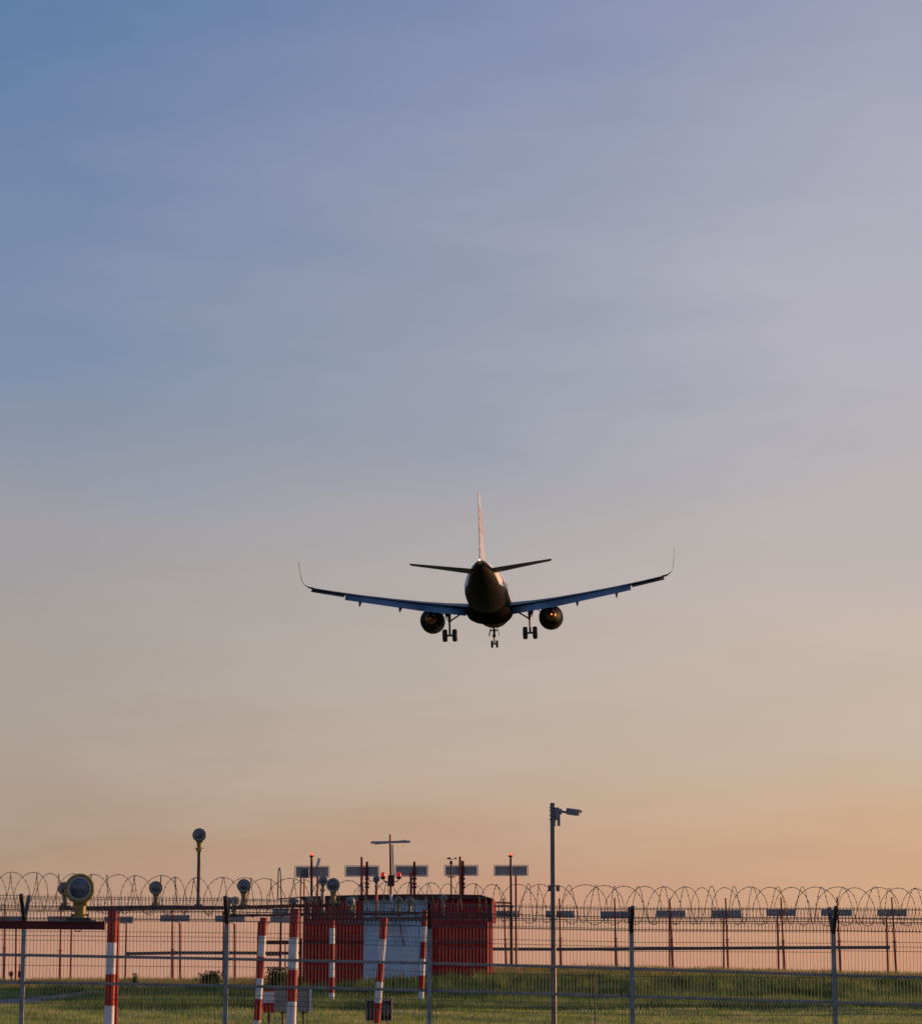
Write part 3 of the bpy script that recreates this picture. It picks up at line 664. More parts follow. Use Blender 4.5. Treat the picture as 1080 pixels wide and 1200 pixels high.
# ------------------------------------------------------------------ obstruction light mast with cross antenna
OD = 118.4
og = Vector((P(458.5, 1060, OD).x, OD, P(458, 1064, OD).z))
om = thing('obstruction_light_mast', 'slim mast on the hut front with cross arm on top and two red beacons', 'mast', og)
L_ = lambda x, y: P(x, y, OD) - og
m = MB(); m.cyl(Vector((0, 0, 0)), L_(458, 1048), 0.07, n=10); m.build('mast_foot', white, om)
m = MB(); m.cyl(L_(458, 1048), L_(457, 978), 0.06, 0.045, n=10); m.build('mast', mastred, om)
m = MB(); m.cyl(L_(461, 1028) , L_(460.0, 990), 0.035, n=8); m.build('conduit', screenf, om)
m = MB(); m.bar(L_(434.5, 987.6), L_(480.5, 986.6), 0.12, 0.10); m.bar(L_(439, 988.8), L_(476, 985.8), 0.07, 0.09); m.build('cross_arm', screenm, om)
m = MB(); m.box(L_(458.3, 1032.5) + Vector((0, -.12, 0)), (0.29, 0.16, 0.48)); m.box(L_(458.3, 1032.5) + Vector((0, -.205, .05)), (0.16, 0.012, 0.09), Matrix.Rotation(R(-25), 3, 'Y')); m.build('control_box', dred, om)
for s, xx in ((-1, 448.6), (1, 467.3)):
    b0_ = L_(xx, 1030)
    m = MB(); m.tube([L_(458.3 + s * 3.5, 1033.5), L_(458.3 + s * 6, 1033.5), L_(xx - s * .8, 1032), L_(xx, 1030)], 0.022, 8); m.build('lamp_arm', galvd, om)
    m = MB(); m.lathe([(-.04, .03), (0, .11), (.07, .12), (.09, .10)], b0_, 'Z', 14); be = m.build('beacon_base', armm, om)
    m = MB(); m.lathe([(.09, .10), (.14, .105), (.24, .095), (.29, .06), (.31, .005)], b0_, 'Z', 16); m.build('beacon_glass', redglass, be)

# ------------------------------------------------------------------ antennas (localizer rows)
AD = 150.0
LOWG = 'low grey antenna screens on red masts in a row'
def screen(parent, org, x0, x1, y0, y1, D, frame=True):
    a = P(x0, y1, D) - org; b_ = P(x1, y0, D) - org; c = (a + b_) / 2; w_, h_ = b_.x - a.x, b_.z - a.z
    m = MB(); m.box(c, (w_ * .94, .10, h_ * .86))
    nsl = 5
    for k in range(nsl): m.box(c + Vector((0, -.06, -h_ * .36 + h_ * .72 * k / (nsl - 1))), (w_ * .90, .018, h_ * .05))
    so_ = m.build('screen', screenm, parent)
    if frame:
        m = MB(); e = .035
        m.bar(Vector((a.x, -.0, a.z)), Vector((b_.x, 0, a.z)), e); m.bar(Vector((a.x, 0, b_.z)), Vector((b_.x, 0, b_.z)), e)
        m.bar(Vector((a.x, 0, a.z + .02)), Vector((a.x, 0, b_.z - .02)), e); m.bar(Vector((b_.x, 0, a.z + .02)), Vector((b_.x, 0, b_.z - .02)), e)
        m.build('frame', screenf, so_)
low = [ # screen x0,x1,y0,y1, mast x top,ytop, x bottom ; second mast x top/bottom
 ((-4, 31, 1073.5, 1080), (6, 1060, 5), (19, 1082, 19), 'cut by the left edge of the picture'),
 ((55, 86, 1073.5, 1080.5), (71.5, 1068, 70.5), (84, 1082, 83), 'right behind the big yellow lamp'),
 ((121, 157, 1073.8, 1083), (135, 1070, 138), (148.3, 1083, 147), 'behind the leftmost striped post'),
 ((186.5, 223.5, 1072, 1081), (202, 1066, 202.5), (211, 1082, 211.5), 'under the tall slim lamp pole'),
 ((251, 288, 1072.5, 1081.5), (262, 1068, 262.5), (275, 1083, 275.5), 'behind the fence post second from the left'),
 ((574.5, 609.5, 1067, 1076), (590, 1053, 593.5), None, 'at the right end of the hut'),
 ((638, 674, 1067, 1076.5), (655.3, 1053, 657), None, 'just behind the camera pole'),
 ((702.5, 738, 1067.5, 1077), (720, 1052.5, 722), None, 'touching the first fence post right of the camera pole'),
 ((767.5, 803.5, 1066.5, 1075.5), (784.5, 1053, 788.5), (784, 1076, 784.5), 'third to the right of the camera pole'),
 ((832.5, 869, 1066, 1076), (850, 1052.5, 853.5), (847.5, 1077, 848), 'midway between the two rightmost posts'),
 ((897, 933, 1065, 1074.5), (914.8, 1052, 919), (910.5, 1075, 912.5), 'next left of the one behind the rightmost post'),
 ((961, 999, 1065.5, 1074.5), (980.5, 1051.5, 985), None, 'directly behind the rightmost fence post'),
 ((1027, 1063, 1065.5, 1074.5), (1044.5, 1051.5, 1050.5), (1038.5, 1075, 1040.5), 'rightmost of the row'),
]
for (sx0, sx1, sy0, sy1), (mx, my, mb_), sec, where in low:
    gx = P(mb_, 1140, AD).x; og = Vector((gx, AD, gh(gx, AD)))
    an = thing('antenna', 'low grey antenna screen on mast, ' + where, 'antenna', og, group=LOWG)
    screen(an, og, sx0, sx1, sy0, sy1, AD + .12, frame=False)
    A = P(mx, my, AD) - og
    m = MB(); m.cyl(Vector((0, 0, -.3)), A * .45 + Vector((0, 0, 0)), 0.085, 0.075, 8); m.cyl(A * .45, A, 0.06, 0.05, 8); m.box(A * .45, (.2, .2, .05)); m.build('mast', mastred, an)
    if sec:
        D2 = AD + 3; A2 = P(sec[0], sec[1], D2) - og; B2x = P(sec[2], 1140, D2).x
        m = MB(); m.cyl(Vector((B2x - og.x, 3, gh(B2x, D2) - og.z - .3)), A2, 0.07, 0.06, 8); m.build('rear_mast', mastred, an)
        m = MB(); m.bar(A2, Vector((A2.x + (A.x - A2.x) * .8, 0.1, A2.z + .1)), .06); m.build('boom', galvd, an)
def tie(label, segs, D, m_):
    a = P(*segs[0], D); o = thing('conduit_pipe', label, 'pipe', (a.x, D, a.z)); 
    mb = MB()
    for p, q in zip(segs[:-1], segs[1:]): mb.bar(P(*p, D) - a, P(*q, D) - a, .12, .18)
    mb.build('pipe', m_, o)
    for p in segs: MB().box(P(*p, D) - a + Vector((0, -.03, 0)), (.18, .2, .22)).build('clamp', galvd, o)
tie('thin horizontal pipe linking the red antenna masts right of the hut', [(574, 1112.5), (655, 1112.8), (786, 1112), (915, 1111), (1040, 1110.6)], AD - .25, galvd)
mb = MB(); 
tie('thin horizontal pipe behind the fence linking antenna masts left of the hut', [(150, 1118), (205, 1117), (265, 1117), (350, 1117.5)], AD - .25, galvd)
o = P(560, 1054, 147)
hb_ = thing('double_bar', 'two short parallel bars sticking out right of the hut roof', 'bars', o)
mb = MB(); mb.bar(P(568, 1057.5, 147) - o, P(600, 1058.6, 147) - o, .12, .09); mb.build('bar', dred, hb_)
mb = MB(); mb.bar(P(568, 1062.5, 147) - o, P(602, 1062.5, 147) - o, .12, .09); mb.build('bar', dred, hb_)

HG = 'raised grey antenna screens above the hut roof'
hi = [
 ((345.5, 386, 1015.3, 1028.5), [(365, 1003, 365)], 'behind the mast with red light at the left'),
 ((404, 444.5, 1015, 1027.5), [(423.8, 1004.5, 423.8), (430, 1010, 429.5)], 'second from the left, just left of the red beacons'),
 ((462.5, 501.5, 1014.5, 1027.5), [(481.5, 1022.5, 481.5), (485.5, 1010, 485.5)], 'right of the red beacons'),
 ((520.5, 560, 1014.5, 1026.5), [(539, 1004, 540), (542.3, 1009, 542.5)], 'fourth from the left, behind the small wind vane'),
 ((578.5, 618.5, 1014.5, 1026.5), [(598.2, 1003, 599.5)], 'rightmost, behind the red-tipped mast'),
]
HDp = 140.0
for (sx0, sx1, sy0, sy1), masts, where in hi:
    gx = P(masts[0][2], 1140, HDp).x; og = Vector((gx, HDp, gh(gx, HDp)))
    an = thing('raised_antenna', 'raised grey antenna screen, ' + where, 'antenna', og, group=HG)
    screen(an, og, sx0, sx1, sy0, sy1, HDp + .16)
    if len(masts) == 1 and masts[0][1] == 1003:      # this screen has its own low mast behind the lit one
        A = P((sx0 + sx1) / 2 + 6, 1026, HDp) - og; MB().cyl(Vector((A.x, 0.3, -.2)), A + Vector((0, .3, .3)), .07, .06, 8).build('mast', mastred, an)
    else:
        for k, (mx, my, mb_) in enumerate(masts):
            A = P(mx, my, HDp) - og; m = MB(); m.cyl(Vector((P(mb_, 1140, HDp).x - og.x, 0.0, -.3)), A, .085, .07, 8)
            if k == 1:
                for q in (1030, 1036, 1040): m.box(P(mx, q, HDp) - og, (.24, .12, .10))
            m.build('mast', mastred if k == 0 else dred, an)
for (mx, yb_, where) in ((365, 1140, 'above the hut roof at left'), (598.2, 1140, 'just right of the hut')):
    D = HDp - 1.2; gx = P(mx + (1.3 if mx > 500 else 0), 1140, D).x; og = Vector((gx, D, gh(gx, D)))
    an = thing('warning_light_mast', 'dark mast tipped with a small lit red lamp ' + where, 'mast', og, group='masts with lit red lamps')
    A = P(mx, 1003.5, D) - og
    m = MB(); m.cyl(Vector((0, 0, -.3)), A * .55, .10, .085, 10); m.cyl(A * .55, A, .07, .06, 10); m.box(A * .55, (.2, .2, .06)); m.cyl(A - Vector((0, 0, .04)), A + Vector((0, 0, .03)), .13, n=12); m.build('mast', dred, an)
    m = MB(); m.lathe([(.031, .06), (.07, .085), (.13, .08), (.17, .04), (.18, .003)], A, 'Z', 14); m.build('lamp', redlit, an)
# louvred box
LD = 124.5
og = Vector((P(354, 1050, LD).x, LD, gh(P(354, 1050, LD).x, LD)))
lb = thing('louvred_box', 'small grey louvred box on two thin legs above the left end of the hut', 'instrument box', og)
c = P(357.5, 1023.5, LD) - og
m = MB(); m.box(c, (.36, .3, .46)); bx = m.build('box', screenm, lb)
m = MB()
for k in range(4): m.box(c + Vector((0, -.162, -.14 + k * .095)), (.30, .02, .05), Matrix.Rotation(R(30), 3, 'X'))
m.build('louvre', black, bx)
for px in (352.5, 356.5): 
    a = P(px, 1020 if px < 354 else 1030, LD - .1) - og; MB().cyl(Vector((a.x, -.1, -.2)), a, .05, .035, 8).build('leg', mastred, lb)
# small dish on the antenna, wind vane
og = P(373, 1015, HDp - .3)
dd = thing('sheet_reflector', 'small pale tilted reflector plate perched on the leftmost raised antenna', 'reflector', og)
m = MB(); m.box(Vector((.0, 0, .20)), (.16, .05, .42), Matrix.Rotation(R(14), 3, 'Y')); m.build('plate', white, dd)
m = MB(); m.cyl((-.1, 0, -.1), (0, .03, .1), .04, n=8); m.build('stalk', galvd, dd)
og = Vector((P(568 / 5.217 + 420, 1060, 125).x, 125, gh(P(528.5, 1060, 125).x, 125)))
wv = thing('anemometer', 'thin wind gauge pole with three cups above the right half of the hut', 'wind gauge', og)
A = P(528.5, 1009, 125) - og
m = MB(); m.cyl((0, 0, -.2), A * .97, .05, .035, 8); m.cyl(A * .97, A, .085, .06, 8); m.build('pole', dred, wv)
m = MB()
for a_ in (0.2, 2.3, 4.4):
    e = A + Vector((.22 * math.cos(a_), .22 * math.sin(a_), .12)); m.tube([A + Vector((0, 0, .05)), e], .012, 5); m.lathe([(-.05, .01), (-.03, .045), (.03, .055), (.035, .04)], e, 'Z', 8)
m.build('cups', dred, wv)
m = MB(); m.bar(P(524, 1028, 125) - og, P(533, 1028, 125) - og, .03, .05); m.build('cross_piece', dred, wv)

# ------------------------------------------------------------------ cabinets
def legs(mb, xs_, y, z0, z1, w): 
    for x in xs_: mb.box((x, y, (z0 + z1) / 2), (w, w, z1 - z0))
KD = 76.0
x0, x1 = P(321, 1170, KD).x, P(364.5, 1170, KD).x; z1 = P(340, 1159, KD).z; z0 = P(340, 1186, KD).z; zg = gh((x0 + x1) / 2, KD)
kb = thing('junction_cabinet', 'grey metal cabinet on thin legs with flat lid, behind the thick striped post', 'cabinet', ((x0 + x1) / 2, KD, zg))
w_ = x1 - x0
m = MB(); m.box((0, 0, (z0 + z1) / 2 - zg), (w_ - .06, .5, z1 - z0)); bdy = m.build('body', cabm, kb)
m = MB(); m.box((w_ / 2 + .005, -.28, (z0 + z1) / 2 - zg), (0.06, .06, z1 - z0)); m.build('sunlit_corner_post', white, kb)  # pale post: sun on the cabinet's right edge put into its white
m = MB(); m.box((-.09, 0, z1 - zg + .03), (w_ + .22, .62, .055)); m.build('lid', cabroof, kb)
m = MB(); m.box((-w_ * .26, -.262, (z0 + z1) / 2 - zg - .02), (w_ * .4, .02, (z1 - z0) * .86)); m.box((-w_ * .08, -.278, (z0 + z1) / 2 - zg), (.02, .012, .09)); m.build('door', cabm, bdy)
m = MB(); m.box((w_ * .22, -.262, (z0 + z1) / 2 - zg - .02), (w_ * .4, .02, (z1 - z0) * .86)); m.build('door', cabm, bdy)
for x in (-w_ * .26, w_ * .3):
    m = MB(); m.cyl((x, 0, -.2), (x, 0, z0 - zg + .002), .03, n=8); m.cyl((x - .08, 0, z0 - zg - .03), (x + .1, 0, z0 - zg - .03), .02, n=8); m.build('leg', armm, kb)
KD2 = 80.0
x0, x1 = P(308, 1170, KD2).x, P(323, 1170, KD2).x; zg = gh(x0, KD2); zt_ = P(310, 1162, KD2).z; zm = P(310, 1175.5, KD2).z; zl = P(310, 1187, KD2).z
rw = thing('marker_box', 'small box painted white above and red below, left of the grey cabinet', 'marker box', ((x0 + x1) / 2, KD2, zg))
m = MB(); m.cm = 1; m.box((0, 0, (zt_ + zm) / 2 - zg), (x1 - x0, .3, zt_ - zm)); m.cm = 0; m.box((0, 0, (zm + zl) / 2 - zg - .001), (x1 - x0 - .01, .29, zm - zl)); m.box((0, 0, zt_ - zg + .03), (x1 - x0 + .04, .34, .05)); m.build('box', [red, white], rw)
m = MB(); m.box((0, 0, (zl - zg) / 2 - .06), (.08, .08, zl - zg + .1)); m.build('leg', armm, rw)
KD3 = 79.2
x0, x1 = P(427, 1185, KD3).x, P(460, 1185, KD3).x; zt_ = P(440, 1173.5, KD3).z; zl = P(440, 1196, KD3).z; xm = (x0 + x1) / 2; zg = gh(xm, KD3); w_ = x1 - x0
rb_ = thing('transformer_box', 'open dark metal box with a round drum inside, at a leaning striped post', 'equipment box', (xm, KD3 + .3, zg))
a_, b2 = zl - zg, zt_ - zg
m = MB(); m.box((0, .2, (a_ + b2) / 2), (w_ - .1, .03, b2 - a_)); m.box((-w_ / 2 + .04, 0, (a_ + b2) / 2), (.03, .38, b2 - a_)); m.box((w_ / 2 - .04, 0, (a_ + b2) / 2), (.03, .38, b2 - a_)); m.box((0, 0, a_ - .01), (w_ - .04, .4, .03)); bd_ = m.build('casing', cabm, rb_)
m = MB(); m.box((0, 0, b2 + .03), (w_, .46, .05)); m.build('lid', cabm, rb_)
m = MB(); m.lathe([(-.17, .12), (-.17, .19), (-.12, .2), (.1, .2), (.12, .1)], (w_ * .26, 0, (a_ + b2) / 2), 'Y', 20); m.build('drum', galvd, rb_)
m = MB(); m.box((-w_ * .17, -.05, (a_ + b2) / 2), (w_ * .44, .26, (b2 - a_) * .82)); m.build('inner_case', black, rb_)
for x in (-w_ * .28, w_ * .28): MB().box((x, 0, (a_ - .2) / 2 - .015), (.05, .05, a_ + .18)).build('leg', armm, rb_)
# small objects on the left skyline
SD = 132.0
og = Vector((P(13, 1145, SD).x, SD, gh(P(13, 1145, SD).x, SD)))
so_ = thing('marker_cone', 'small dark red rounded marker on a post at the far left skyline', 'marker', og)
m = MB(); zc = P(13, 1142, SD).z - og.z; m.lathe([(-.14, .04), (-.08, .09), (.02, .12), (.1, .11), (.16, .02)], (0, 0, zc), 'Z', 14); m.build('head', mastred, so_)
MB().cyl((0, 0, -.1), (0, 0, zc - .1), .03, n=8).build('post', dred, so_)
og = Vector((P(22.5, 1145, SD).x, SD, gh(P(22.5, 1145, SD).x, SD)))
so_ = thing('stake', 'thin dark red jointed stake right of the rounded marker at the far left', 'stake', og)
m = MB(); zc = P(22, 1130, SD).z - og.z; m.cyl((0, 0, -.1), (0, 0, zc), .03, n=8); m.box((0, 0, zc * .5), (.12, .1, .3)); m.build('post', dred, so_)
SD = 36.0
a = P(697, 1139, SD); zg = gh(a.x, SD)
so_ = thing('thin_stake', 'thin black upright rod close behind the fence right of the camera pole', 'stake', (a.x, SD, zg))
m = MB(); m.cyl((0, 0, -.2), (0.0, 0, a.z - zg), .011, .009, 8); m.cyl((0, 0, a.z - zg - .02), (0, 0, a.z - zg + .005), .014, n=8); m.build('rod', armm, so_)

# ------------------------------------------------------------------ shrubs
leafm = blade_mat('shrub_leaves', (0.02, 0.035, 0.012), (0.04, 0.055, 0.018), (0.08, 0.085, 0.03))
barkm = mat('bark', (0.06, 0.045, 0.03), 0.9, var=0.3)
def shrub(label, x, ytop, D, wpx, n):
    gx = P(x, 1145, D).x; zg = gh(gx, D); H = P(x, ytop, D).z - zg; Wd = wpx * D / F
    s = thing('shrub', label, 'shrub', (gx, D, zg), group='shrubs on the bank')
    m = MB(); tips = []
    for k in range(9):
        a_ = random.uniform(0, 6.28); e = Vector((math.cos(a_) * Wd * .42 * random.random(), math.sin(a_) * Wd * .4 * random.random(), H * random.uniform(.6, .97)))
        mid = e * .5 + Vector((random.uniform(-.1, .1), 0, .05)); m.tube([Vector((0, 0, -.05)), mid, e], [.025, .016, .006], 5); tips += [mid, e, e * .75]
    m.build('stems', barkm, s)
    m = MB()
    for k in range(n):
        c = random.choice(tips) + Vector((random.gauss(0, Wd * .16), random.gauss(0, Wd * .14), random.gauss(-.05, H * .13)))
        c.z = max(.02, min(c.z, H * 1.03)); d1 = Vector((random.gauss(0, 1), random.gauss(0, 1), random.gauss(0, 1))).normalized() * .055; d2 = d1.orthogonal().normalized() * .028
        m.add([c - d1, c + d2, c + d1, c - d2], [(0, 1, 2, 3)], False)
    m.build('leaves', leafm, s)
tuft = lambda x, y: np.sin(x * 2.1 + y * .7) + np.sin(x * 5.3 - y * .4) + .6 * np.sin(x * 11) > 0.55
blades('tall_grass_tufts', 26000, 111, 118.3, 0.3, 0.8, 0.04, bm_tall, 'ragged taller grass tufts around the foot of the hut and along the bank', 'grass', keep=lambda x, y: (x > -12) & tuft(x, y))
blades('weed_stalks', 1500, 122, 138, 0.3, 0.75, 0.03, bm_dry, 'dry weed stalks sticking up along the bank crest on the right', 'weeds', keep=lambda x, y: (x > 1.8) & tuft(x, y * .3))
shrub('largest dark leafy shrub beside the rack left of the hut', 328, 1135, 114.0, 30, 2600)
shrub('low leafy shrub on the bank between the two left fence posts', 246, 1139, 122.0, 26, 1500)
shrub('small upright weed bush just right of the leftmost striped post', 158, 1142, 123.0, 8, 160)
shrub('small leafy tuft at the foot of the leftmost red wall edge', 343, 1143, 116.0, 14, 700)

# ------------------------------------------------------------------ airliner
ac = thing('airliner', 'twin engine jet airliner on landing approach seen from behind, wheels and flaps down', 'airplane', P(573, 701, 246))
Mx = Matrix.Rotation(R(-2.7), 3, 'Z') @ Matrix.Rotation(R(3.5), 3, 'X') @ Matrix.Rotation(R(-1.6), 3, 'Y')
ac.rotation_euler = Mx.to_euler()
# fuselage rings: (y, half width, z bottom, z top)
sec = [(16.6, .02, -.62, -.58), (16.4, .45, -1.05, -.15), (15.6, .95, -1.5, .45), (14.4, 1.4, -1.78, 1.05), (13, 1.75, -1.93, 1.6), (11.5, 1.93, -1.99, 1.92), (9, 1.975, -2.07, 2.07), (0, 1.975, -2.07, 2.07), (-6, 1.975, -2.07, 2.07),
       (-8.5, 1.95, -1.98, 2.07), (-11, 1.82, -1.66, 2.06), (-13.5, 1.55, -1.1, 2.03), (-16, 1.16, -.38, 1.96), (-18, .82, .22, 1.84), (-19.5, .55, .66, 1.72), (-20.6, .32, 1.0, 1.62), (-21, .2, 1.15, 1.55)]
rings = []
for y, w_, zb_, zt_ in sec:
    zc, hz = (zb_ + zt_) / 2, (zt_ - zb_) / 2
    rings.append([Vector((w_ * math.cos(2 * math.pi * k / 40), y, zc + hz * math.sin(2 * math.pi * k / 40))) for k in range(40)])
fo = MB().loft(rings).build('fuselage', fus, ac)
MB().lathe([(-21.22, .12), (-21.22, .17), (-21.0, .205), (-20.9, .21)], (0, 0, 1.35), 'Y', 16).build('exhaust_pipe', ac_metal, fo)
MB().lathe([(-21.36, .005), (-21.34, .05), (-21.25, .07), (-21.2, .07)], (0, 0, 1.58), 'Y', 12).build('tail_light', taillit, fo)
# belly fairing
rings = []
for y, w_, zb_ in ((7.0, .3, -2.0), (5.6, 1.5, -2.1), (4, 2.0, -2.2), (1.5, 2.2, -2.28), (-2, 2.2, -2.28), (-4.5, 2.0, -2.22), (-6.5, 1.4, -2.1), (-8.5, .4, -1.9)):
    rings.append([Vector((w_ * math.copysign(abs(math.cos(a_)) ** .7, math.cos(a_)), y, -1.2 + (zb_ + 1.2) * -math.copysign(abs(math.sin(a_)) ** .75, math.sin(a_)) * (1 if math.sin(a_) < 0 else -.35) * (1 if math.sin(a_) < 0 else 1) * (-1 if math.sin(a_) < 0 else 1) * (-1 if math.sin(a_) < 0 else 1))) for a_ in [2 * math.pi * k / 28 for k in range(28)]])
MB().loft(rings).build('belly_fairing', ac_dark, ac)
m = MB()
for s in (-1, 1):
    for k in range(38):
        y = 11.5 - k * .53
        m.box((s * 1.93, y, .62), (.03, .24, .34), Matrix.Rotation(R(-17 * s), 3, 'Y'))
m.build('windows', screenf, fo)
# aerofoil loft
def foil(le, ch, tk, ax='z', n=14, tw=0):
    """ring of points of a wing section: leading edge point, chord along -Y"""
    pts_ = []
    for k in range(n + 1):
        q = 0.5 * (1 - math.cos(math.pi * k / n)); t_ = 5 * tk * (0.2969 * math.sqrt(q) - .126 * q - .3516 * q * q + .2843 * q ** 3 - .1036 * q ** 4)
        pts_.append((q, t_))
    ring = [(q, t_) for q, t_ in reversed(pts_)] + [(q, -t_) for q, t_ in pts_[1:-1]]
    out_ = []
    for q, t_ in ring:
        dy, dz = -q * ch, t_ * ch - math.tan(R(tw)) * q * ch
        out_.append(Vector(le) + (Vector((0, dy, dz)) if ax == 'z' else Vector((dz, dy, 0))))
    return out_
ws = [(1.2, 5.3, 6.6, .15, -.68), (1.95, 4.9, 6.3, .15, -.62), (4.2, 3.75, 5.0, .13, -.41), (6.4, 2.6, 3.9, .12, -.17), (9, 1.25, 3.3, .115, .12), (12, -.3, 2.6, .115, .50), (14.5, -1.6, 2.05, .12, .87), (16.3, -2.55, 1.65, .12, 1.18)]
shk = [(16.85, -3.0, 1.45, .09, 1.31), (17.2, -3.45, 1.25, .085, 1.54), (17.38, -3.9, 1.08, .08, 1.92), (17.46, -4.6, .82, .08, 2.7), (17.54, -5.2, .52, .07, 3.6)]
def wz(x): return float(np.interp(abs(x), [w[0] for w in ws], [w[4] for w in ws]))
def wle(x): return float(np.interp(abs(x), [w[0] for w in ws], [w[1] for w in ws]))
def wch(x): return float(np.interp(abs(x), [w[0] for w in ws], [w[2] for w in ws]))
for s in (-1, 1):
    cut = lambda x, c: c * (0.80 if x < 16.0 else 1)
    rings = [foil((s * x, y, z), c, tk, tw=2.5) for x, y, c, tk, z in ws]
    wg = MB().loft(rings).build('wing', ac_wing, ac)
    rings = [foil((s * ws[-1][0], ws[-1][1], ws[-1][4]), ws[-1][2], ws[-1][3] , tw=2.5)] + [foil((s * x, y, z), c, tk * .55, ax='z' if i_ < 2 else 'x', tw=1 if i_ < 2 else 0) for i_, (x, y, c, tk, z) in enumerate(shk)]
    # sharklet built as blended rings turned upright
    rr_ = []
    allp = [ws[-1]] + shk
    for i_, (x, y, c, tk, z) in enumerate(allp):
        an_ = [0, 18, 50, 76, 84, 85][i_]; ring = foil((0, 0, 0), c, tk * (1 if i_ < 2 else .45), tw=0)
        rr_.append([Vector((s * (x - v.z * math.sin(R(an_))), y + v.y, z + v.z * math.cos(R(an_)))) for v in ring])
    MB().loft(rr_).build('sharklet', ac_wing, wg)
    # flaps: inboard and outboard, extended and drooped
    def flap(name, xa_, xb_, ca, cb_, ang, back, m_, dz=-.05):
        rg = []
        for x, c in ((xa_, ca), (xb_, cb_)):
            y0 = wle(x) - wch(x) * back; z0 = wz(x) - math.tan(R(2.5)) * wch(x) * back + dz
            ring = foil((0, 0, 0), c, .11); rot = Matrix.Rotation(R(ang), 3, 'X')
            rg.append([Vector((s * x, y0, z0)) + rot @ v for v in ring])
        return MB().loft(rg).build(name, m_, wg)
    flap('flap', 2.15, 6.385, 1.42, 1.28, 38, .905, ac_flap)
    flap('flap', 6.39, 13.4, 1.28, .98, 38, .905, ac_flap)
    flap('aileron', 13.5, 16.5, .95, .8, 24, .78, ac_wing, dz=-.03)
    # flap track fairings
    for x, l_, r1 in ((4.05, 3.2, .20), (8.35, 2.8, .19), (12.05, 2.3, .16)):
        y1 = wle(x) - wch(x) * .45; yy = y1 - l_
        rings = []
        for q in np.linspace(0, 1, 9):
            rr = r1 * math.sin(math.pi * (0.04 + .92 * q)) ** .6; drop = -.24 - .72 * q * q
            c = Vector((s * x, y1 + (yy - y1) * q, wz(x) - .09 * wch(x) * q + drop)); rings.append([c + Vector((rr * math.cos(a_), 0, rr * 1.25 * math.sin(a_))) for a_ in [2 * math.pi * k / 12 for k in range(12)]])
        MB().loft(rings).build('flap_track_fairing', ac_wing, wg)
    # engine
    ex, ez = s * 5.75, -1.6
    ey = 5.6
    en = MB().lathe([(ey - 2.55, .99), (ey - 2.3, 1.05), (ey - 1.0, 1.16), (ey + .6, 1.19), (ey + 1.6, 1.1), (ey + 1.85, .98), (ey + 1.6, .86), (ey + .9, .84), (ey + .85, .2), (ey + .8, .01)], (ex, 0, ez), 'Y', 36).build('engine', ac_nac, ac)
    MB().lathe([(ey - 2.56, .97), (ey - 2.5, .94), (ey - 1.2, .95), (ey - 1.0, .95), (ey - .98, .4)], (ex, 0, ez), 'Y', 30).build('fan_duct', ac_in, en)
    MB().lathe([(ey - 3.55, .40), (ey - 3.5, .44), (ey - 2.4, .62), (ey - 1.1, .70)], (ex, 0, ez), 'Y', 30).build('core_nozzle', ac_metal, en)
    MB().lathe([(ey - 4.15, .03), (ey - 3.9, .12), (ey - 3.3, .27), (ey - 3.0, .30)], (ex, 0, ez), 'Y', 24).build('exhaust_plug', ac_plug, en)
    # pylon
    rings = []
    for y, zb_, zt_, w_ in ((ey + .4, ez + 1.1, ez + 1.25, .1), (ey - .8, ez + .95, wz(5.75) - .1, .22), (ey - 2.4, ez + .72, wz(5.75) - .22, .24), (ey - 4.0, wz(5.75) - .75, wz(5.75) - .3, .18), (ey - 5.3, wz(5.75) - .5, wz(5.75) - .36, .05)):
        rings.append([Vector((ex - w_, y, zb_)), Vector((ex + w_, y, zb_)), Vector((ex + w_, y, zt_)), Vector((ex - w_, y, zt_))])
    MB().loft(rings, smooth=False).build('pylon', ac_nac, en)
    m = MB(); m.box((ex - s * 1.12, ey - 1.0, ez + .62), (.30, 1.0, .03), Matrix.Rotation(R(35 * s), 3, 'Y')); m.build('nacelle_strake', ac_dark, en)
    # main gear
    gx = s * 3.8; gy = -.9; gw = -3.5
    mg = MB(); mg.cyl((gx, gy, wz(3.8) - .3), (gx, gy, gw + 1.25), .17, .15, 12); mg.cyl((gx, gy, gw + 1.25), (gx, gy, gw), .10, n=12); mg.cyl((gx - .55, gy, gw), (gx + .55, gy, gw), .10, n=12)
    mg.tube([(gx, gy - .2, gw + 1.1), (gx, gy - .42, gw + .7), (gx, gy - .12, gw + .25)], .05, 6)
    go = mg.build('main_gear', ac_gear, ac)
    m = MB(); m.cyl((gx - s * .05, gy, gw + 1.35), (gx - s * 1.35, gy, wz(2.4) - .75), .075, n=8); m.build('side_brace', ac_gear, go)
    m = MB(); m.box((gx + s * .30, gy, gw + 2.15), (.04, .85, 1.3), Matrix.Rotation(R(4 * s), 3, 'Y')); m.build('gear_door', ac_dark, go)
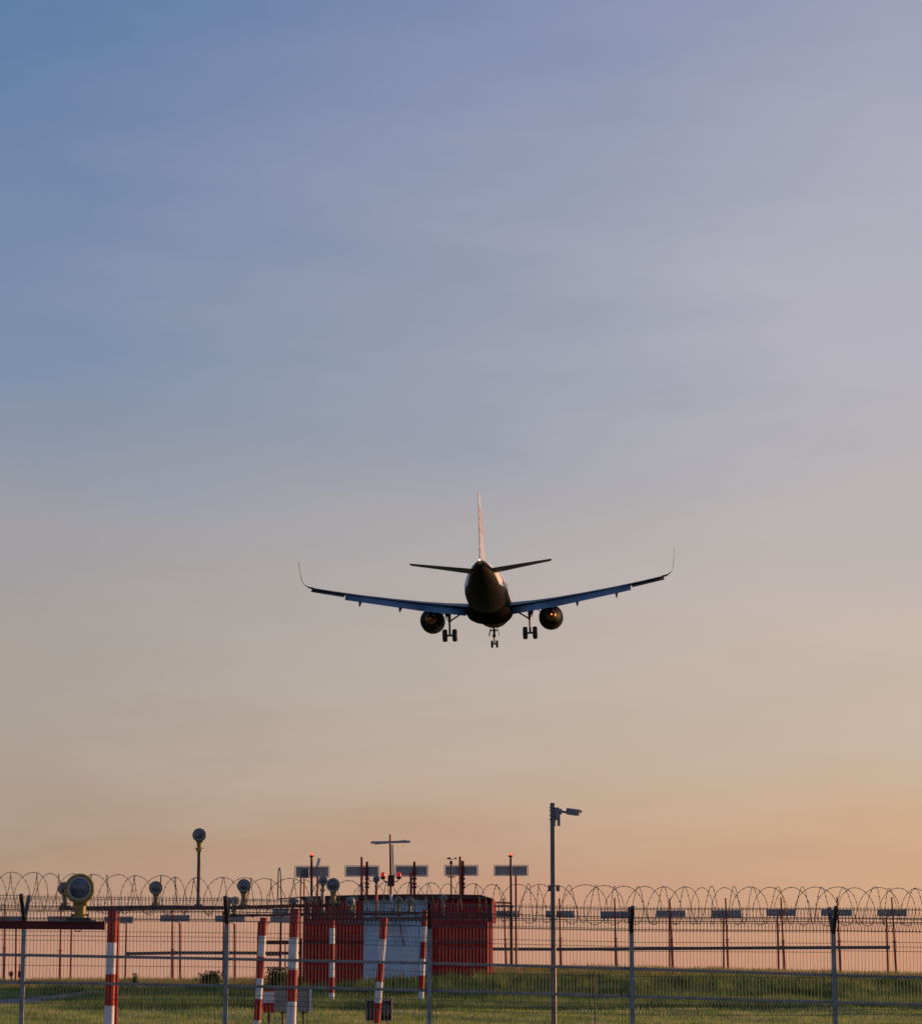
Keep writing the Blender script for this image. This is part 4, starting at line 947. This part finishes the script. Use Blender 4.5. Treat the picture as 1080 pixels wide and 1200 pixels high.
    for w_ in (-.465, .465):
        m = MB(); cx = gx + w_; m.lathe([(-.21, .30), (-.225, .48), (-.17, .575), (-.07, .60), (.07, .60), (.17, .575), (.225, .48), (.21, .30)], (cx, gy, gw), 'X', 28); wo = m.build('wheel', rubber, go)
        m = MB(); m.lathe([(-.19, .10), (-.19, .29), (.19, .29), (.19, .10)], (cx, gy, gw), 'X', 20); m.v = [(cx + (v[0] - cx) * 1.12, v[1], v[2]) for v in m.v]; m.build('hub', ac_gear, wo)
    # tailplane
    rings = [foil((s * x, y, z), c, tk) for x, y, c, tk, z in ((.3, -14.9, 4.0, .11, 1.0), (1.0, -15.2, 3.7, .11, 1.06), (3.5, -16.75, 2.7, .10, 1.32), (6.1, -18.35, 1.7, .09, 1.58), (6.24, -18.6, 1.3, .06, 1.60))]
    rr_ = [[Vector((v.x, v.y, v.z)) for v in r] for r in rings]
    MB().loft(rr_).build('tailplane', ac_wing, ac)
# fin
rings = []
for z, y, c, tk in ((1.7, -12.2, 6.6, .10), (2.2, -13.1, 5.7, .105), (4.0, -14.5, 4.6, .10), (6.0, -16.1, 3.4, .095), (7.6, -17.4, 2.45, .09), (7.95, -17.75, 1.9, .06)):
    rings.append([Vector((v.z, v.y, z)) for v in foil((0, y, 0), c, tk)])
MB().loft(rings).build('fin', finm, ac)
# nose gear
ny_, nz_ = 11.6, -3.62
m = MB(); m.cyl((0, ny_, -1.7), (0, ny_, nz_ + .9), .13, .11, 12); m.cyl((0, ny_, nz_ + .9), (0, ny_, nz_), .075, n=12); m.cyl((-.3, ny_, nz_), (.3, ny_, nz_), .07, n=10)
m.box((0, ny_ - .1, nz_ + 1.35), (.75, .12, .12)); m.box((0, ny_ - .1, nz_ + .8), (.34, .14, .2)); m.bar((-.2, ny_, nz_ + 1.0), (-.05, ny_ - .1, nz_ + .5), .05)
go = m.build('nose_gear', ac_gear, ac)
for s in (-1, 1):
    m = MB(); m.box((s * .42, ny_ - .3, -2.45), (.04, 1.5, .75), Matrix.Rotation(R(-14 * s), 3, 'Y')); m.build('gear_door', ac_dark, go)
    cx = s * .25; m = MB(); m.lathe([(-.10, .18), (-.11, .30), (-.07, .375), (.07, .375), (.11, .30), (.10, .18)], (cx, ny_, nz_), 'X', 24); wo = m.build('wheel', rubber, go)
    m = MB(); m.lathe([(-.115, .05), (-.115, .17), (.115, .17), (.115, .05)], (cx, ny_, nz_), 'X', 16); m.build('hub', ac_gear, wo)
